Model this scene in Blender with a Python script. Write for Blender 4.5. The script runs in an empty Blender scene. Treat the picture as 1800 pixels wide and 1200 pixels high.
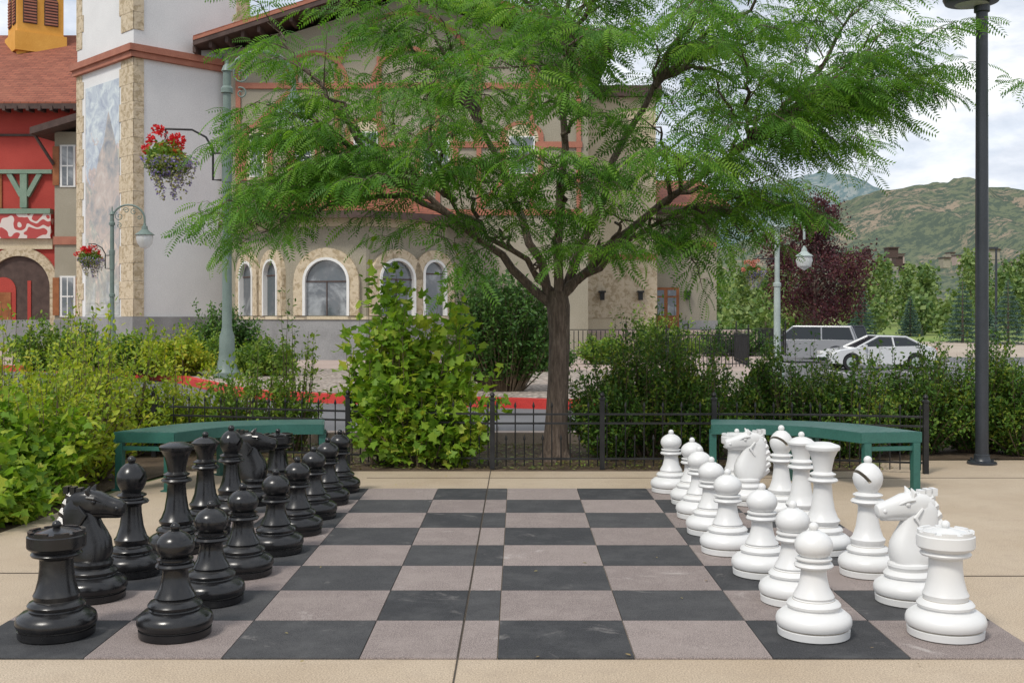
import bpy, math, random
import numpy as np
from mathutils import Vector, noise, Matrix
random.seed(7); rng=np.random.default_rng(7)
CAMZ=1.44; F=1960.0
def PX(x,Y): return (x-910)/F*Y
def PZ(y,Y): return CAMZ-(y-557)/F*Y
scene=bpy.context.scene
scene.view_settings.view_transform='Standard'; scene.view_settings.look='None'; scene.view_settings.exposure=0; scene.view_settings.gamma=1
# ---------------------------------------------------------------- materials
def newmat(name):
    m=bpy.data.materials.new(name); m.use_nodes=True
    nt=m.node_tree; b=nt.nodes['Principled BSDF']; return m,nt,b
def ramp(nt,fac,cols,pos=None):
    r=nt.nodes.new('ShaderNodeValToRGB'); n=len(cols)
    while len(r.color_ramp.elements)<n: r.color_ramp.elements.new(0.5)
    for i,c in enumerate(cols):
        r.color_ramp.elements[i].position=(pos[i] if pos else i/(n-1))
        r.color_ramp.elements[i].color=(*c,1)
    nt.links.new(fac,r.inputs[0]); return r.outputs[0]
def noi(nt,vec,scale,detail=5,rough=.6,dist=0):
    n=nt.nodes.new('ShaderNodeTexNoise'); n.inputs['Scale'].default_value=scale
    n.inputs['Detail'].default_value=detail; n.inputs['Roughness'].default_value=rough
    n.inputs['Distortion'].default_value=dist
    if vec is not None: nt.links.new(vec,n.inputs['Vector'])
    return n.outputs['Fac']
def mixc(nt,fac,a,b,mode='MIX'):
    m=nt.nodes.new('ShaderNodeMix'); m.data_type='RGBA'; m.blend_type=mode
    for s,v in ((0,fac),(6,a),(7,b)):
        if hasattr(v,'is_linked'): nt.links.new(v,m.inputs[s])
        elif s==0: m.inputs[0].default_value=v
        else: m.inputs[s].default_value=(*v,1)
    return m.outputs[2]
def bumpn(nt,b,h,strength,dist=.02):
    bm=nt.nodes.new('ShaderNodeBump'); bm.inputs['Strength'].default_value=strength
    bm.inputs['Distance'].default_value=dist
    nt.links.new(h,bm.inputs['Height']); nt.links.new(bm.outputs[0],b.inputs['Normal'])
def pos(nt):
    return nt.nodes.new('ShaderNodeNewGeometry').outputs['Position']
def attr(nt,name='rnd'):
    a=nt.nodes.new('ShaderNodeAttribute'); a.attribute_name=name; return a.outputs['Fac']
def mat_n(name,c1,c2,scale=3,rough=.85,bump=.3,fine=60,spec=.3,metal=0,bd=.01,lo=.3,hi=.7):
    m,nt,b=newmat(name); p=pos(nt)
    f=noi(nt,p,scale); g=noi(nt,p,fine,3)
    c=ramp(nt,f,[c1,c2],[lo,hi])
    c=mixc(nt,.35,c,ramp(nt,g,[(.25,.25,.25),(.75,.75,.75)],[.3,.7]),'OVERLAY')
    nt.links.new(c,b.inputs['Base Color']); b.inputs['Roughness'].default_value=rough
    b.inputs['Metallic'].default_value=metal; b.inputs['Specular IOR Level'].default_value=spec
    if bump: bumpn(nt,b,g,bump,bd)
    return m
def leafmat(name,cols,trans=.35,rough=.5,nscale=1.2):
    m,nt,b=newmat(name)
    a=attr(nt); n=noi(nt,pos(nt),nscale,2)
    ma=nt.nodes.new('ShaderNodeMath'); ma.operation='MULTIPLY_ADD'; nt.links.new(n,ma.inputs[0]); ma.inputs[1].default_value=.9
    s=nt.nodes.new('ShaderNodeMath'); s.operation='MULTIPLY_ADD'; nt.links.new(a,s.inputs[0]); s.inputs[1].default_value=.65; s.inputs[2].default_value=-.27
    nt.links.new(s.outputs[0],ma.inputs[2])
    c=ramp(nt,ma.outputs[0],cols)
    nt.links.new(c,b.inputs['Base Color']); b.inputs['Roughness'].default_value=rough
    b.inputs['Specular IOR Level'].default_value=.25
    t=nt.nodes.new('ShaderNodeBsdfTranslucent')
    c2=mixc(nt,1.0,c,(1.4,1.5,.7),'MULTIPLY'); nt.links.new(c2,t.inputs[0])
    mx=nt.nodes.new('ShaderNodeMixShader'); mx.inputs[0].default_value=trans
    nt.links.new(b.outputs[0],mx.inputs[1]); nt.links.new(t.outputs[0],mx.inputs[2])
    nt.links.new(mx.outputs[0],nt.nodes['Material Output'].inputs[0])
    return m
# ---------------------------------------------------------------- builder
def empty(name,parent=None):
    e=bpy.data.objects.new(name,None); scene.collection.objects.link(e); e.parent=parent; return e
class B:
    def __init__(s): s.v=[];s.f=[];s.m=[];s.sm=[];s.r=[];s.mats=[]
    def mi(s,mat):
        if mat not in s.mats: s.mats.append(mat)
        return s.mats.index(mat)
    def add(s,vs,fs,mat,smooth=False,r=None):
        o=len(s.v); s.v.extend([tuple(v) for v in vs]); i=s.mi(mat); r=random.random() if r is None else r
        for f in fs: s.f.append([o+k for k in f]); s.m.append(i); s.sm.append(smooth); s.r.append(r)
    def box(s,c,d,mat,rz=0,r=None):
        cx,cy,cz=c; x,y,z=d[0]/2,d[1]/2,d[2]/2; C,S=math.cos(rz),math.sin(rz); vs=[]
        for a,b_,e in ((-x,-y,-z),(x,-y,-z),(x,y,-z),(-x,y,-z),(-x,-y,z),(x,-y,z),(x,y,z),(-x,y,z)):
            vs.append((cx+a*C-b_*S,cy+a*S+b_*C,cz+e))
        s.add(vs,[(0,3,2,1),(4,5,6,7),(0,1,5,4),(1,2,6,5),(2,3,7,6),(3,0,4,7)],mat,False,r)
    def hexa(s,vs,mat):
        s.add(vs,[(0,3,2,1),(4,5,6,7),(0,1,5,4),(1,2,6,5),(2,3,7,6),(3,0,4,7)],mat)
    def prism(s,poly,z0,z1,mat,top=None,bottom=True):
        n=len(poly); vs=[(x,y,z0) for x,y in poly]+[(x,y,z1) for x,y in poly]
        s.add(vs,[(i,(i+1)%n,n+(i+1)%n,n+i) for i in range(n)],mat)
        s.add(vs[n:],[tuple(range(n))],top or mat)
    def fp(s,fr,u,z,d):
        ox,oy,ux,uy=fr; return (ox+ux*u+uy*d, oy+uy*u-ux*d, z)
    def fbox(s,fr,u0,u1,z0,z1,d0,d1,mat):
        p=lambda u,z,d:s.fp(fr,u,z,d)
        s.hexa([p(u0,z0,d1),p(u1,z0,d1),p(u1,z0,d0),p(u0,z0,d0),p(u0,z1,d1),p(u1,z1,d1),p(u1,z1,d0),p(u0,z1,d0)],mat)
    def fpoly(s,fr,pts,d0,d1,mat):
        n=len(pts); vs=[s.fp(fr,u,z,d1) for u,z in pts]+[s.fp(fr,u,z,d0) for u,z in pts]
        s.add(vs,[tuple(range(n))]+[(i,n+i,n+(i+1)%n,(i+1)%n) for i in range(n)],mat)
    def fbar(s,fr,a,b_,w,d0,d1,mat):
        dx,dz=b_[0]-a[0],b_[1]-a[1]; L=math.hypot(dx,dz); nx,nz=-dz/L*w/2,dx/L*w/2
        s.fpoly(fr,[(a[0]-nx,a[1]-nz),(b_[0]-nx,b_[1]-nz),(b_[0]+nx,b_[1]+nz),(a[0]+nx,a[1]+nz)],d0,d1,mat)
    def farch(s,fr,uc,z0,zs,ri,ro,d0,d1,mat,n=14,sz=1.0):
        s.fpoly(fr,[(uc-ro,z0),(uc-ri,z0),(uc-ri,zs),(uc-ro,zs)],d0,d1,mat)
        s.fpoly(fr,[(uc+ri,z0),(uc+ro,z0),(uc+ro,zs),(uc+ri,zs)],d0,d1,mat)
        for i in range(n):
            a,b_=math.pi*i/n,math.pi*(i+1)/n
            q=lambda r,t:(uc+r*math.cos(t),zs+r*math.sin(t)*sz)
            s.fpoly(fr,[q(ri,a),q(ro,a),q(ro,b_),q(ri,b_)],d0,d1,mat)
    def fhalf(s,fr,uc,z0,zs,r,d0,d1,mat,n=14,sz=1.0):
        pts=[(uc-r,z0),(uc+r,z0)]+[(uc+r*math.cos(math.pi*i/n),zs+r*sz*math.sin(math.pi*i/n)) for i in range(n+1)]
        s.fpoly(fr,pts,d0,d1,mat)
    def tube(s,pts,rad,mat,n=8,cap=True,r=None):
        pts=[Vector(p) for p in pts]; k=len(pts)
        if not hasattr(rad,'__len__'): rad=[rad]*k
        vs=[]; ref=None
        for i,p in enumerate(pts):
            t=(pts[min(i+1,k-1)]-pts[max(i-1,0)])
            if t.length<1e-9: t=Vector((0,0,1))
            t.normalize()
            if ref is None: ref=Vector((1,0,0)) if abs(t.x)<.8 else Vector((0,1,0))
            a=(ref-t*ref.dot(t)); 
            if a.length<1e-6: a=t.orthogonal()
            a.normalize(); ref=a; b_=t.cross(a)
            for j in range(n):
                th=2*math.pi*j/n; vs.append(p+(a*math.cos(th)+b_*math.sin(th))*rad[i])
        fs=[(i*n+j,i*n+(j+1)%n,(i+1)*n+(j+1)%n,(i+1)*n+j) for i in range(k-1) for j in range(n)]
        if cap: fs+= [tuple(range(n))[::-1],tuple((k-1)*n+j for j in range(n))]
        s.add(vs,fs,mat,n>4,r)
    def lathe(s,prof,c,mat,n=40,smooth=True):
        cx,cy,cz=c; vs=[]; fs=[]; k=len(prof)
        for r,z in prof:
            for j in range(n):
                a=2*math.pi*j/n; vs.append((cx+max(r,1e-4)*math.cos(a),cy+max(r,1e-4)*math.sin(a),cz+z))
        for i in range(k-1):
            for j in range(n): fs.append((i*n+j,i*n+(j+1)%n,(i+1)*n+(j+1)%n,(i+1)*n+j))
        s.add(vs,fs,mat,smooth)
    def ball(s,c,r,mat,n=16,sc=(1,1,1)):
        k=n//2; vs=[];fs=[]
        for i in range(k+1):
            th=math.pi*i/k
            for j in range(n):
                a=2*math.pi*j/n; q=max(math.sin(th),1e-3)
                vs.append((c[0]+r*sc[0]*q*math.cos(a),c[1]+r*sc[1]*q*math.sin(a),c[2]-r*sc[2]*math.cos(th)))
        for i in range(k):
            for j in range(n): fs.append((i*n+j,i*n+(j+1)%n,(i+1)*n+(j+1)%n,(i+1)*n+j))
        s.add(vs,fs,mat,True)
    def build(s,name,parent=None,loc=None,rz=0,sharp=35):
        me=bpy.data.meshes.new(name); me.from_pydata(s.v,[],s.f)
        for m in s.mats: me.materials.append(m)
        me.polygons.foreach_set('material_index',s.m); me.polygons.foreach_set('use_smooth',s.sm)
        a=me.attributes.new('rnd','FLOAT','FACE'); a.data.foreach_set('value',s.r)
        if any(s.sm): me.set_sharp_from_angle(angle=math.radians(sharp))
        o=bpy.data.objects.new(name,me); scene.collection.objects.link(o); o.parent=parent
        if loc: o.location=loc
        o.rotation_euler=(0,0,rz); return o
# ---------------------------------------------------------------- leaves
LEAF=(np.array([(0,0,0),(.35,-.24,.05),(.75,-.17,.02),(1,0,-.06),(.75,.17,.02),(.35,.24,.05)]),[(0,1,2,3),(0,3,4,5)])
NARROW=(np.array([(0,0,0),(.5,-.16,.03),(1,0,-.05),(.5,.16,.03)]),[(0,1,2),(0,2,3)])
LOB=(np.array([(0,0,0),(.05,-.32,.02),(.3,-.26,.05),(.42,-.5,0),(.62,-.2,.04),(1,0,-.1),(.62,.2,.04),(.42,.5,0),(.3,.26,.05),(.05,.32,.02)]),[(0,1,2,3,4,5),(0,5,6,7,8,9)])
QUADL=(np.array([(0,-.3,0),(.6,-.4,.1),(1,.1,0),(.4,.4,-.1)]),[(0,1,2,3)])
def frond():
    vs=[];fs=[]; n=9
    for i in range(n):
        t=(i+.6)/n; x=t; z=-.32*t*t; w=.25*(1-.5*abs(2*t-1)**2); h=.040
        for sg in (-1,1):
            o=len(vs)
            vs+= [(x-h*.6,0,z),(x-h+.03,sg*w*.55,z-.015),(x+.07,sg*w,z-.08),(x+h+.02,sg*w*.5,z-.02)]
            fs.append((o,o+1,o+2,o+3) if sg<0 else (o+3,o+2,o+1,o))
    return np.array(vs),fs
FROND=frond()
def scatter(name,P,D,N,S,tmpl,mat,parent=None):
    T,fs=tmpl; P=np.asarray(P,float);D=np.asarray(D,float);N=np.asarray(N,float);S=np.asarray(S,float)
    D/=np.linalg.norm(D,axis=1)[:,None]+1e-9
    Sd=np.cross(N,D); Sd/=np.linalg.norm(Sd,axis=1)[:,None]+1e-9; Nn=np.cross(D,Sd)
    V=P[:,None,:]+S[:,None,None]*(T[None,:,0:1]*D[:,None,:]+T[None,:,1:2]*Sd[:,None,:]+T[None,:,2:3]*Nn[:,None,:])
    n,k=len(P),len(T); lens=np.array([len(f) for f in fs]); flat=np.concatenate([np.array(f) for f in fs])
    L=(flat[None,:]+(np.arange(n)*k)[:,None]).ravel(); tot=np.tile(lens,n); st=np.concatenate([[0],np.cumsum(tot)[:-1]])
    me=bpy.data.meshes.new(name); me.vertices.add(n*k); me.vertices.foreach_set('co',V.ravel())
    me.loops.add(len(L)); me.loops.foreach_set('vertex_index',L.astype(np.int32))
    me.polygons.add(len(tot)); me.polygons.foreach_set('loop_start',st.astype(np.int32))
    a=me.attributes.new('rnd','FLOAT','FACE'); a.data.foreach_set('value',np.repeat(rng.random(n),len(fs)))
    me.materials.append(mat); me.update(calc_edges=True); me.validate()
    o=bpy.data.objects.new(name,me); scene.collection.objects.link(o); o.parent=parent; return o
def rv(n): 
    v=rng.normal(size=(n,3)); return v/np.linalg.norm(v,axis=1)[:,None]
def shrub(name,cx,cy,rx,ry,h,nst,nlf,size,mat,tmpl=LEAF,z0=0,stemmat=None,tmin=.25,spiky=.15,up=.35,full=.0,jit=1.0,rag=.25):
    e=empty(name); a=rng.random(nst)*2*np.pi; r=np.sqrt(rng.random(nst))
    lump=1+rag*np.array([noise.noise(Vector((math.cos(q)*2.2*rr_+cx*3,math.sin(q)*2.2*rr_+cy*3,1.7))) for q,rr_ in zip(a,r)])*1.6
    hf=(1-spiky*rng.random(nst))*np.where(rng.random(nst)<.6,1,.45+.55*rng.random(nst))*np.where(rng.random(nst)<.07*(rag>0),1.16,1)*lump
    rs=1+rag*.9*np.array([noise.noise(Vector((math.cos(q)*1.7+cx*5,math.sin(q)*1.7,z_*2))) for q,z_ in zip(a,hf)])*1.5
    tip=np.stack([cx+rx*r*rs*np.cos(a),cy+ry*r*rs*np.sin(a),z0+h*(full+(1-full)*np.sqrt(np.maximum(0,1-r**2*.93)))*hf],1)
    base=np.stack([cx+rx*.35*r*np.cos(a),cy+ry*.35*r*np.sin(a),np.full(nst,z0)],1)
    mid=(base+tip)/2+np.stack([0.15*rx*np.cos(a),.15*ry*np.sin(a),.12*h*np.ones(nst)],1)+rng.normal(size=(nst,3))*.05*h
    b=B(); sm=stemmat or M['twig']
    for i in range(nst):
        pts=[base[i]*(1-t)**2+2*t*(1-t)*mid[i]+tip[i]*t*t for t in (0,.35,.7,1)]
        b.tube(pts,[.004+.006*h,.004+.003*h,.003,.0015],sm,3,False)
    b.build('stems',e)
    t=tmin+(1-tmin)*rng.random((nst,nlf)); T=t[...,None]
    P=base[:,None]*(1-T)**2+2*T*(1-T)*mid[:,None]+tip[:,None]*T*T
    tan=2*(1-T)*(mid-base)[:,None]+2*T*(tip-mid)[:,None]; tan/=np.linalg.norm(tan,axis=2)[...,None]+1e-9
    n=nst*nlf; P=P.reshape(-1,3)+rv(n)*size*1.1*jit*rng.random((n,1)); tan=tan.reshape(-1,3)
    D=tan*.45+rv(n)*.8; N=rv(n)*.6+np.array([0,-.15,.8]); S=size*(.5+.75*rng.random(n))
    P[:,2]=np.maximum(P[:,2],z0+.02)
    scatter('leaves',P,D,N,S,tmpl,mat,e); return e
M={}
M['twig']=mat_n('twig_bark',(.10,.07,.045),(.2,.15,.1),8)
m,nt,b=newmat('bark'); mp=nt.nodes.new('ShaderNodeMapping'); mp.inputs['Scale'].default_value=(9,9,1.6); nt.links.new(pos(nt),mp.inputs[0])
f=noi(nt,mp.outputs[0],4,8,.7,.4); nt.links.new(ramp(nt,f,[(.045,.032,.024),(.13,.095,.072),(.27,.21,.17)],[.3,.52,.75]),b.inputs['Base Color']); b.inputs['Roughness'].default_value=.9; bumpn(nt,b,f,1.0,.03); M['bark']=m
M['locust']=leafmat('locust_leaf',[(.032,.095,.016),(.072,.18,.026),(.14,.29,.036),(.25,.40,.05)],.42)
M['yg']=leafmat('shrub_leaf_yellowgreen',[(.10,.18,.018),(.21,.30,.025),(.36,.41,.035),(.50,.42,.05)],.36)
M['vine']=leafmat('vine_leaf',[(.08,.17,.018),(.16,.29,.03),(.27,.39,.04),(.48,.46,.07)],.4,nscale=2.5)
M['dg']=leafmat('dark_shrub_leaf',[(.02,.055,.015),(.04,.10,.022),(.075,.16,.03),(.12,.22,.04)],.25)
M['yew']=leafmat('yew_leaf',[(.022,.06,.016),(.055,.125,.022),(.115,.21,.028),(.34,.34,.045)],.25,nscale=3)
M['mid']=leafmat('mid_shrub_leaf',[(.05,.11,.02),(.10,.19,.03),(.19,.28,.035),(.30,.36,.05)],.3)
M['purple']=leafmat('plum_leaf',[(.028,.010,.016),(.06,.02,.03),(.11,.035,.045),(.17,.07,.06)],.25)
M['far']=leafmat('far_leaf',[(.05,.10,.035),(.10,.17,.05),(.18,.245,.075),(.25,.30,.10)],.2,nscale=.12)
M['spruce']=leafmat('spruce_needle',[(.03,.06,.05),(.05,.10,.08),(.09,.15,.12),(.13,.2,.16)],.1)
M['redfl']=leafmat('red_petal',[(.45,.01,.01),(.6,.02,.02),(.7,.03,.04),(.6,.02,.04)],.2)
M['pinkfl']=leafmat('pink_petal',[(.5,.12,.1),(.6,.2,.17),(.55,.3,.2),(.4,.3,.12)],.2)
M['purfl']=leafmat('purple_petal',[(.16,.11,.34),(.27,.2,.5),(.3,.32,.12),(.55,.45,.12)],.2,nscale=5)
def pieceblack():
    m,nt,b=newmat('black_plastic'); p=pos(nt); f=noi(nt,p,9,6); g=noi(nt,p,120,2)
    nt.links.new(ramp(nt,f,[(.009,.009,.010),(.015,.015,.016),(.05,.048,.045)],[.3,.6,.85]),b.inputs['Base Color'])
    nt.links.new(ramp(nt,f,[(.15,)*3,(.38,)*3],[.3,.75]),b.inputs['Roughness']); bumpn(nt,b,g,.06,.003); return m
def piecewhite():
    m,nt,b=newmat('white_plastic'); p=pos(nt); f=noi(nt,p,7,7,.7)
    nt.links.new(ramp(nt,f,[(.68,.68,.675),(.66,.66,.645),(.45,.43,.38)],[.3,.68,.85]),b.inputs['Base Color']); b.inputs['Roughness'].default_value=.38
    bumpn(nt,b,noi(nt,p,90,2),.05,.003); return m
PB,PW=pieceblack(),piecewhite()
SEAMW=mat_n('seam_dirt',(.30,.26,.20),(.42,.38,.32),20); SEAMB=mat_n('seam_dust',(.03,.03,.03),(.07,.065,.06),20)
def concrete():
    m,nt,b=newmat('tan_concrete'); p=pos(nt); a=noi(nt,p,.8,6); g=noi(nt,p,140,3,.8); h=noi(nt,p,7,5)
    c=ramp(nt,a,[(.38,.295,.205),(.46,.375,.28)],[.3,.7])
    c=mixc(nt,.6,c,ramp(nt,g,[(.12,.12,.12),(.5,.5,.5),(.88,.88,.86)],[.35,.5,.68]),'OVERLAY')
    c=mixc(nt,ramp(nt,h,[(0,)*3,(.4,)*3],[.5,.8]),c,(.30,.235,.175)); nt.links.new(c,b.inputs['Base Color']); b.inputs['Roughness'].default_value=.85; bumpn(nt,b,g,.35,.006); return m
def tile(name,c1,c2,spk,stain):
    m,nt,b=newmat(name); p=pos(nt); g=noi(nt,p,230,2,.8); h=noi(nt,p,4,8,.72); st=noi(nt,p,2.3,8,.72,1.2)
    c=mixc(nt,attr(nt),c1,c2)
    c=mixc(nt,.8,c,ramp(nt,g,[(.12,)*3,(.5,)*3,(.92,)*3],[.36,.52,.64]),'OVERLAY')
    c=mixc(nt,ramp(nt,h,[(0,)*3,(.6,)*3],[.46,.76]),c,spk)
    c=mixc(nt,ramp(nt,st,[(0,)*3,(0,)*3,(stain,)*3],[.3,.60,.74]),c,(.5,.46,.43))
    nt.links.new(c,b.inputs['Base Color']); b.inputs['Roughness'].default_value=.82; b.inputs['Specular IOR Level'].default_value=.25; bumpn(nt,b,g,.5,.004); return m
M['conc']=concrete()
M['td']=tile('dark_rubber',(.040,.041,.044),(.064,.064,.066),(.11,.11,.11),.35)
M['tl']=tile('mauve_rubber',(.215,.178,.166),(.275,.23,.212),(.34,.29,.265),.7)
M['gap']=mat_n('joint_dark',(.05,.04,.03),(.09,.075,.06),20)
M['iron']=mat_n('black_iron',(.012,.012,.013),(.03,.03,.03),6,.45,.1,80)
M['blackpole']=mat_n('black_pole_paint',(.02,.024,.03),(.035,.04,.05),2,.35,.05,60,.5)
M['benchg']=mat_n('green_bench_paint',(.022,.10,.08),(.035,.135,.11),4,.42,.1,90,.5)
M['lampg']=mat_n('green_lamp_paint',(.12,.165,.145),(.17,.22,.195),3,.45,.08,60,.4)
M['lampw']=mat_n('pale_lamp_paint',(.30,.35,.335),(.37,.43,.41),3,.5,.05,60,.4)
M['asph']=mat_n('asphalt',(.11,.11,.115),(.16,.16,.165),.5,.9,.4,70)
M['soil']=mat_n('mulch_soil',(.05,.033,.02),(.14,.10,.065),3,.95,1.0,45,bd=.03)
M['redk']=mat_n('red_kerb_paint',(.45,.03,.025),(.58,.06,.05),2,.6,.2,60)
M['side']=mat_n('pink_concrete',(.35,.27,.23),(.43,.345,.30),.6,.85,.2,60)
M['base']=mat_n('grey_base',(.20,.20,.20),(.30,.30,.30),1.2,.85,.2,40)
M['stuw']=mat_n('white_stucco',(.60,.60,.60),(.70,.70,.695),.5,.85,.2,30)
M['stut']=mat_n('taupe_stucco',(.27,.245,.185),(.34,.31,.245),.6,.9,.25,30)
M['stuc']=mat_n('cream_stucco',(.50,.42,.29),(.60,.52,.38),1,.9,.25,30)
M['sturd']=mat_n('red_stucco',(.34,.045,.035),(.42,.065,.05),.6,.85,.2,30)
M['terra']=mat_n('terracotta_trim',(.31,.12,.08),(.39,.165,.11),2,.75,.15,40)
M['dbrown']=mat_n('dark_brown_wood',(.055,.035,.03),(.1,.065,.055),3,.7,.2,40)
M['wood']=mat_n('door_wood',(.22,.075,.025),(.33,.13,.05),3,.5,.1,40)
M['greent']=mat_n('green_timber',(.16,.24,.18),(.23,.31,.24),2,.7,.1,40)
M['orange']=mat_n('orange_stucco',(.62,.30,.05),(.72,.38,.08),1,.8,.1,40)
M['wframe']=mat_n('white_frame',(.66,.66,.64),(.75,.75,.73),2,.5,.02,40)
m,nt,b=newmat('pebble_gravel'); p=pos(nt); vo=nt.nodes.new('ShaderNodeTexVoronoi'); vo.inputs['Scale'].default_value=14; nt.links.new(p,vo.inputs['Vector'])
c=ramp(nt,vo.outputs['Color'],[(.26,.20,.16),(.42,.35,.29),(.52,.46,.40)]); c=mixc(nt,1.0,c,ramp(nt,vo.outputs['Distance'],[(1,)*3,(.35,)*3],[.3,.75]),'MULTIPLY'); nt.links.new(c,b.inputs['Base Color']); bumpn(nt,b,vo.outputs['Distance'],-.8,.04); b.inputs['Roughness'].default_value=.8; M['grav']=m
m,nt,b=newmat('quoin_stone'); p=pos(nt); f=noi(nt,p,6,4,.6,.6)
nt.links.new(ramp(nt,f,[(.38,.30,.19),(.53,.44,.31),(.57,.48,.35)],[.40,.50,.7]),b.inputs['Base Color']); b.inputs['Roughness'].default_value=.85; bumpn(nt,b,f,.8,.05); M['quoin']=m
m,nt,b=newmat('red_shingles'); p=pos(nt); sp=nt.nodes.new('ShaderNodeSeparateXYZ'); nt.links.new(p,sp.inputs[0])
cb=nt.nodes.new('ShaderNodeCombineXYZ'); nt.links.new(sp.outputs[0],cb.inputs[0]); nt.links.new(sp.outputs[2],cb.inputs[1])
br=nt.nodes.new('ShaderNodeTexBrick'); br.inputs['Scale'].default_value=1; br.inputs['Brick Width'].default_value=.35; br.inputs['Row Height'].default_value=.12; br.inputs['Mortar Size'].default_value=.012
br.inputs['Color1'].default_value=(.30,.095,.055,1); br.inputs['Color2'].default_value=(.20,.06,.035,1); br.inputs['Mortar'].default_value=(.08,.03,.02,1)
nt.links.new(cb.outputs[0],br.inputs['Vector']); c=mixc(nt,ramp(nt,noi(nt,p,1.5,6),[(0,)*3,(.6,)*3],[.4,.7]),br.outputs[0],(.30,.11,.065)); nt.links.new(c,b.inputs['Base Color']); b.inputs['Roughness'].default_value=.95; M['shing']=m
m,nt,b=newmat('window_glass'); b.inputs['Roughness'].default_value=.05; p=pos(nt); nt.links.new(ramp(nt,noi(nt,p,.9,5,.6,.5),[(.07,.09,.10),(.12,.13,.14),(.30,.32,.33)],[.4,.52,.62]),b.inputs['Base Color']); b.inputs['Specular IOR Level'].default_value=.9; M['glass']=m
m,nt,b=newmat('car_glass'); b.inputs['Base Color'].default_value=(.02,.025,.03,1); b.inputs['Roughness'].default_value=.08; b.inputs['Specular IOR Level'].default_value=.4; M['cglass']=m
m,nt,b=newmat('lamp_globe'); b.inputs['Base Color'].default_value=(.72,.74,.74,1); b.inputs['Roughness'].default_value=.25
tr=nt.nodes.new('ShaderNodeBsdfTransparent'); mx=nt.nodes.new('ShaderNodeMixShader'); mx.inputs[0].default_value=.4; nt.links.new(b.outputs[0],mx.inputs[1]); nt.links.new(tr.outputs[0],mx.inputs[2]); nt.links.new(mx.outputs[0],nt.nodes['Material Output'].inputs[0]); M['globe']=m
# mural: painted peaks, rocks and sky
m,nt,b=newmat('mural_paint'); p=pos(nt); sp=nt.nodes.new('ShaderNodeSeparateXYZ'); nt.links.new(p,sp.inputs[0])
f=noi(nt,p,.7,9,.68,.9); f2=noi(nt,p,2.2,8,.7,.8); ma=nt.nodes.new('ShaderNodeMath'); ma.operation='MULTIPLY_ADD'; nt.links.new(sp.outputs[2],ma.inputs[0]); ma.inputs[1].default_value=.075; nt.links.new(f,ma.inputs[2])
c=ramp(nt,ma.outputs[0],[(.40,.42,.40),(.24,.25,.20),(.50,.38,.30),(.22,.26,.22),(.48,.34,.30),(.36,.38,.42),(.40,.48,.56)],[.55,.66,.78,.88,.97,1.0,1.0])
c=mixc(nt,.75,c,ramp(nt,f2,[(.12,.15,.2),(.5,.5,.5),(.9,.84,.76)],[.34,.5,.64]),'OVERLAY')
c=mixc(nt,.35,c,(.55,.56,.57)); nt.links.new(c,b.inputs['Base Color']); b.inputs['Roughness'].default_value=.8; M['mural']=m
m,nt,b=newmat('mural_rock'); p=pos(nt); nt.links.new(ramp(nt,noi(nt,p,1.6,9,.7,.6),[(.22,.24,.27),(.36,.35,.34),(.48,.41,.37),(.56,.52,.48)],[.32,.45,.55,.68]),b.inputs['Base Color']); M['mrock']=m
m,nt,b=newmat('scroll_painting'); p=pos(nt); w=nt.nodes.new('ShaderNodeTexWave'); w.wave_type='RINGS'; w.inputs['Scale'].default_value=1.0; w.inputs['Distortion'].default_value=13; w.inputs['Detail'].default_value=1.0; w.inputs['Detail Scale'].default_value=1.3; nt.links.new(p,w.inputs[0])
nt.links.new(ramp(nt,w.outputs[0],[(.4,.05,.045),(.42,.05,.045),(.62,.54,.50)],[.0,.66,.74]),b.inputs['Base Color']); M['scroll']=m
# ---------------------------------------------------------------- world & sun
w=bpy.data.worlds.new('World'); scene.world=w; w.use_nodes=True; nt=w.node_tree; bg=nt.nodes['Background']
SE,SR=math.radians(52),math.radians(215)
sky=nt.nodes.new('ShaderNodeTexSky'); sky.sky_type='NISHITA'; sky.sun_disc=False; sky.sun_elevation=SE; sky.sun_rotation=SR
tc=nt.nodes.new('ShaderNodeTexCoord'); mp=nt.nodes.new('ShaderNodeMapping'); mp.inputs['Scale'].default_value=(1,1,2.6); mp.inputs['Location'].default_value=(.35,.2,.1); nt.links.new(tc.outputs['Generated'],mp.inputs[0])
n1=noi(nt,mp.outputs[0],2.6,9,.58,.3); n2=noi(nt,mp.outputs[0],5.0,8,.6,.2)
nt.links.new(sky.outputs[0],bg.inputs[0]); bg.inputs[1].default_value=.14
bg2=nt.nodes.new('ShaderNodeBackground'); bg2.inputs[1].default_value=1.28
nt.links.new(ramp(nt,n2,[(.44,.50,.60),(.66,.70,.77),(1,1,1)],[.36,.50,.66]),bg2.inputs[0])
mx=nt.nodes.new('ShaderNodeMixShader'); nt.links.new(ramp(nt,n1,[(.7,)*3,(1,)*3],[.36,.48]),mx.inputs[0]); nt.links.new(bg.outputs[0],mx.inputs[1]); nt.links.new(bg2.outputs[0],mx.inputs[2]); nt.links.new(mx.outputs[0],nt.nodes['World Output'].inputs[0])
sl=bpy.data.lights.new('sun','SUN'); sl.energy=2.5; sl.angle=math.radians(12); sl.color=(1,.95,.87)
so=bpy.data.objects.new('sun',sl); scene.collection.objects.link(so)
sd=Vector((math.sin(SR)*math.cos(SE),math.cos(SR)*math.cos(SE),math.sin(SE)))
so.rotation_euler=sd.to_track_quat('Z','Y').to_euler(); so.location=(0,0,30)
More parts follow.
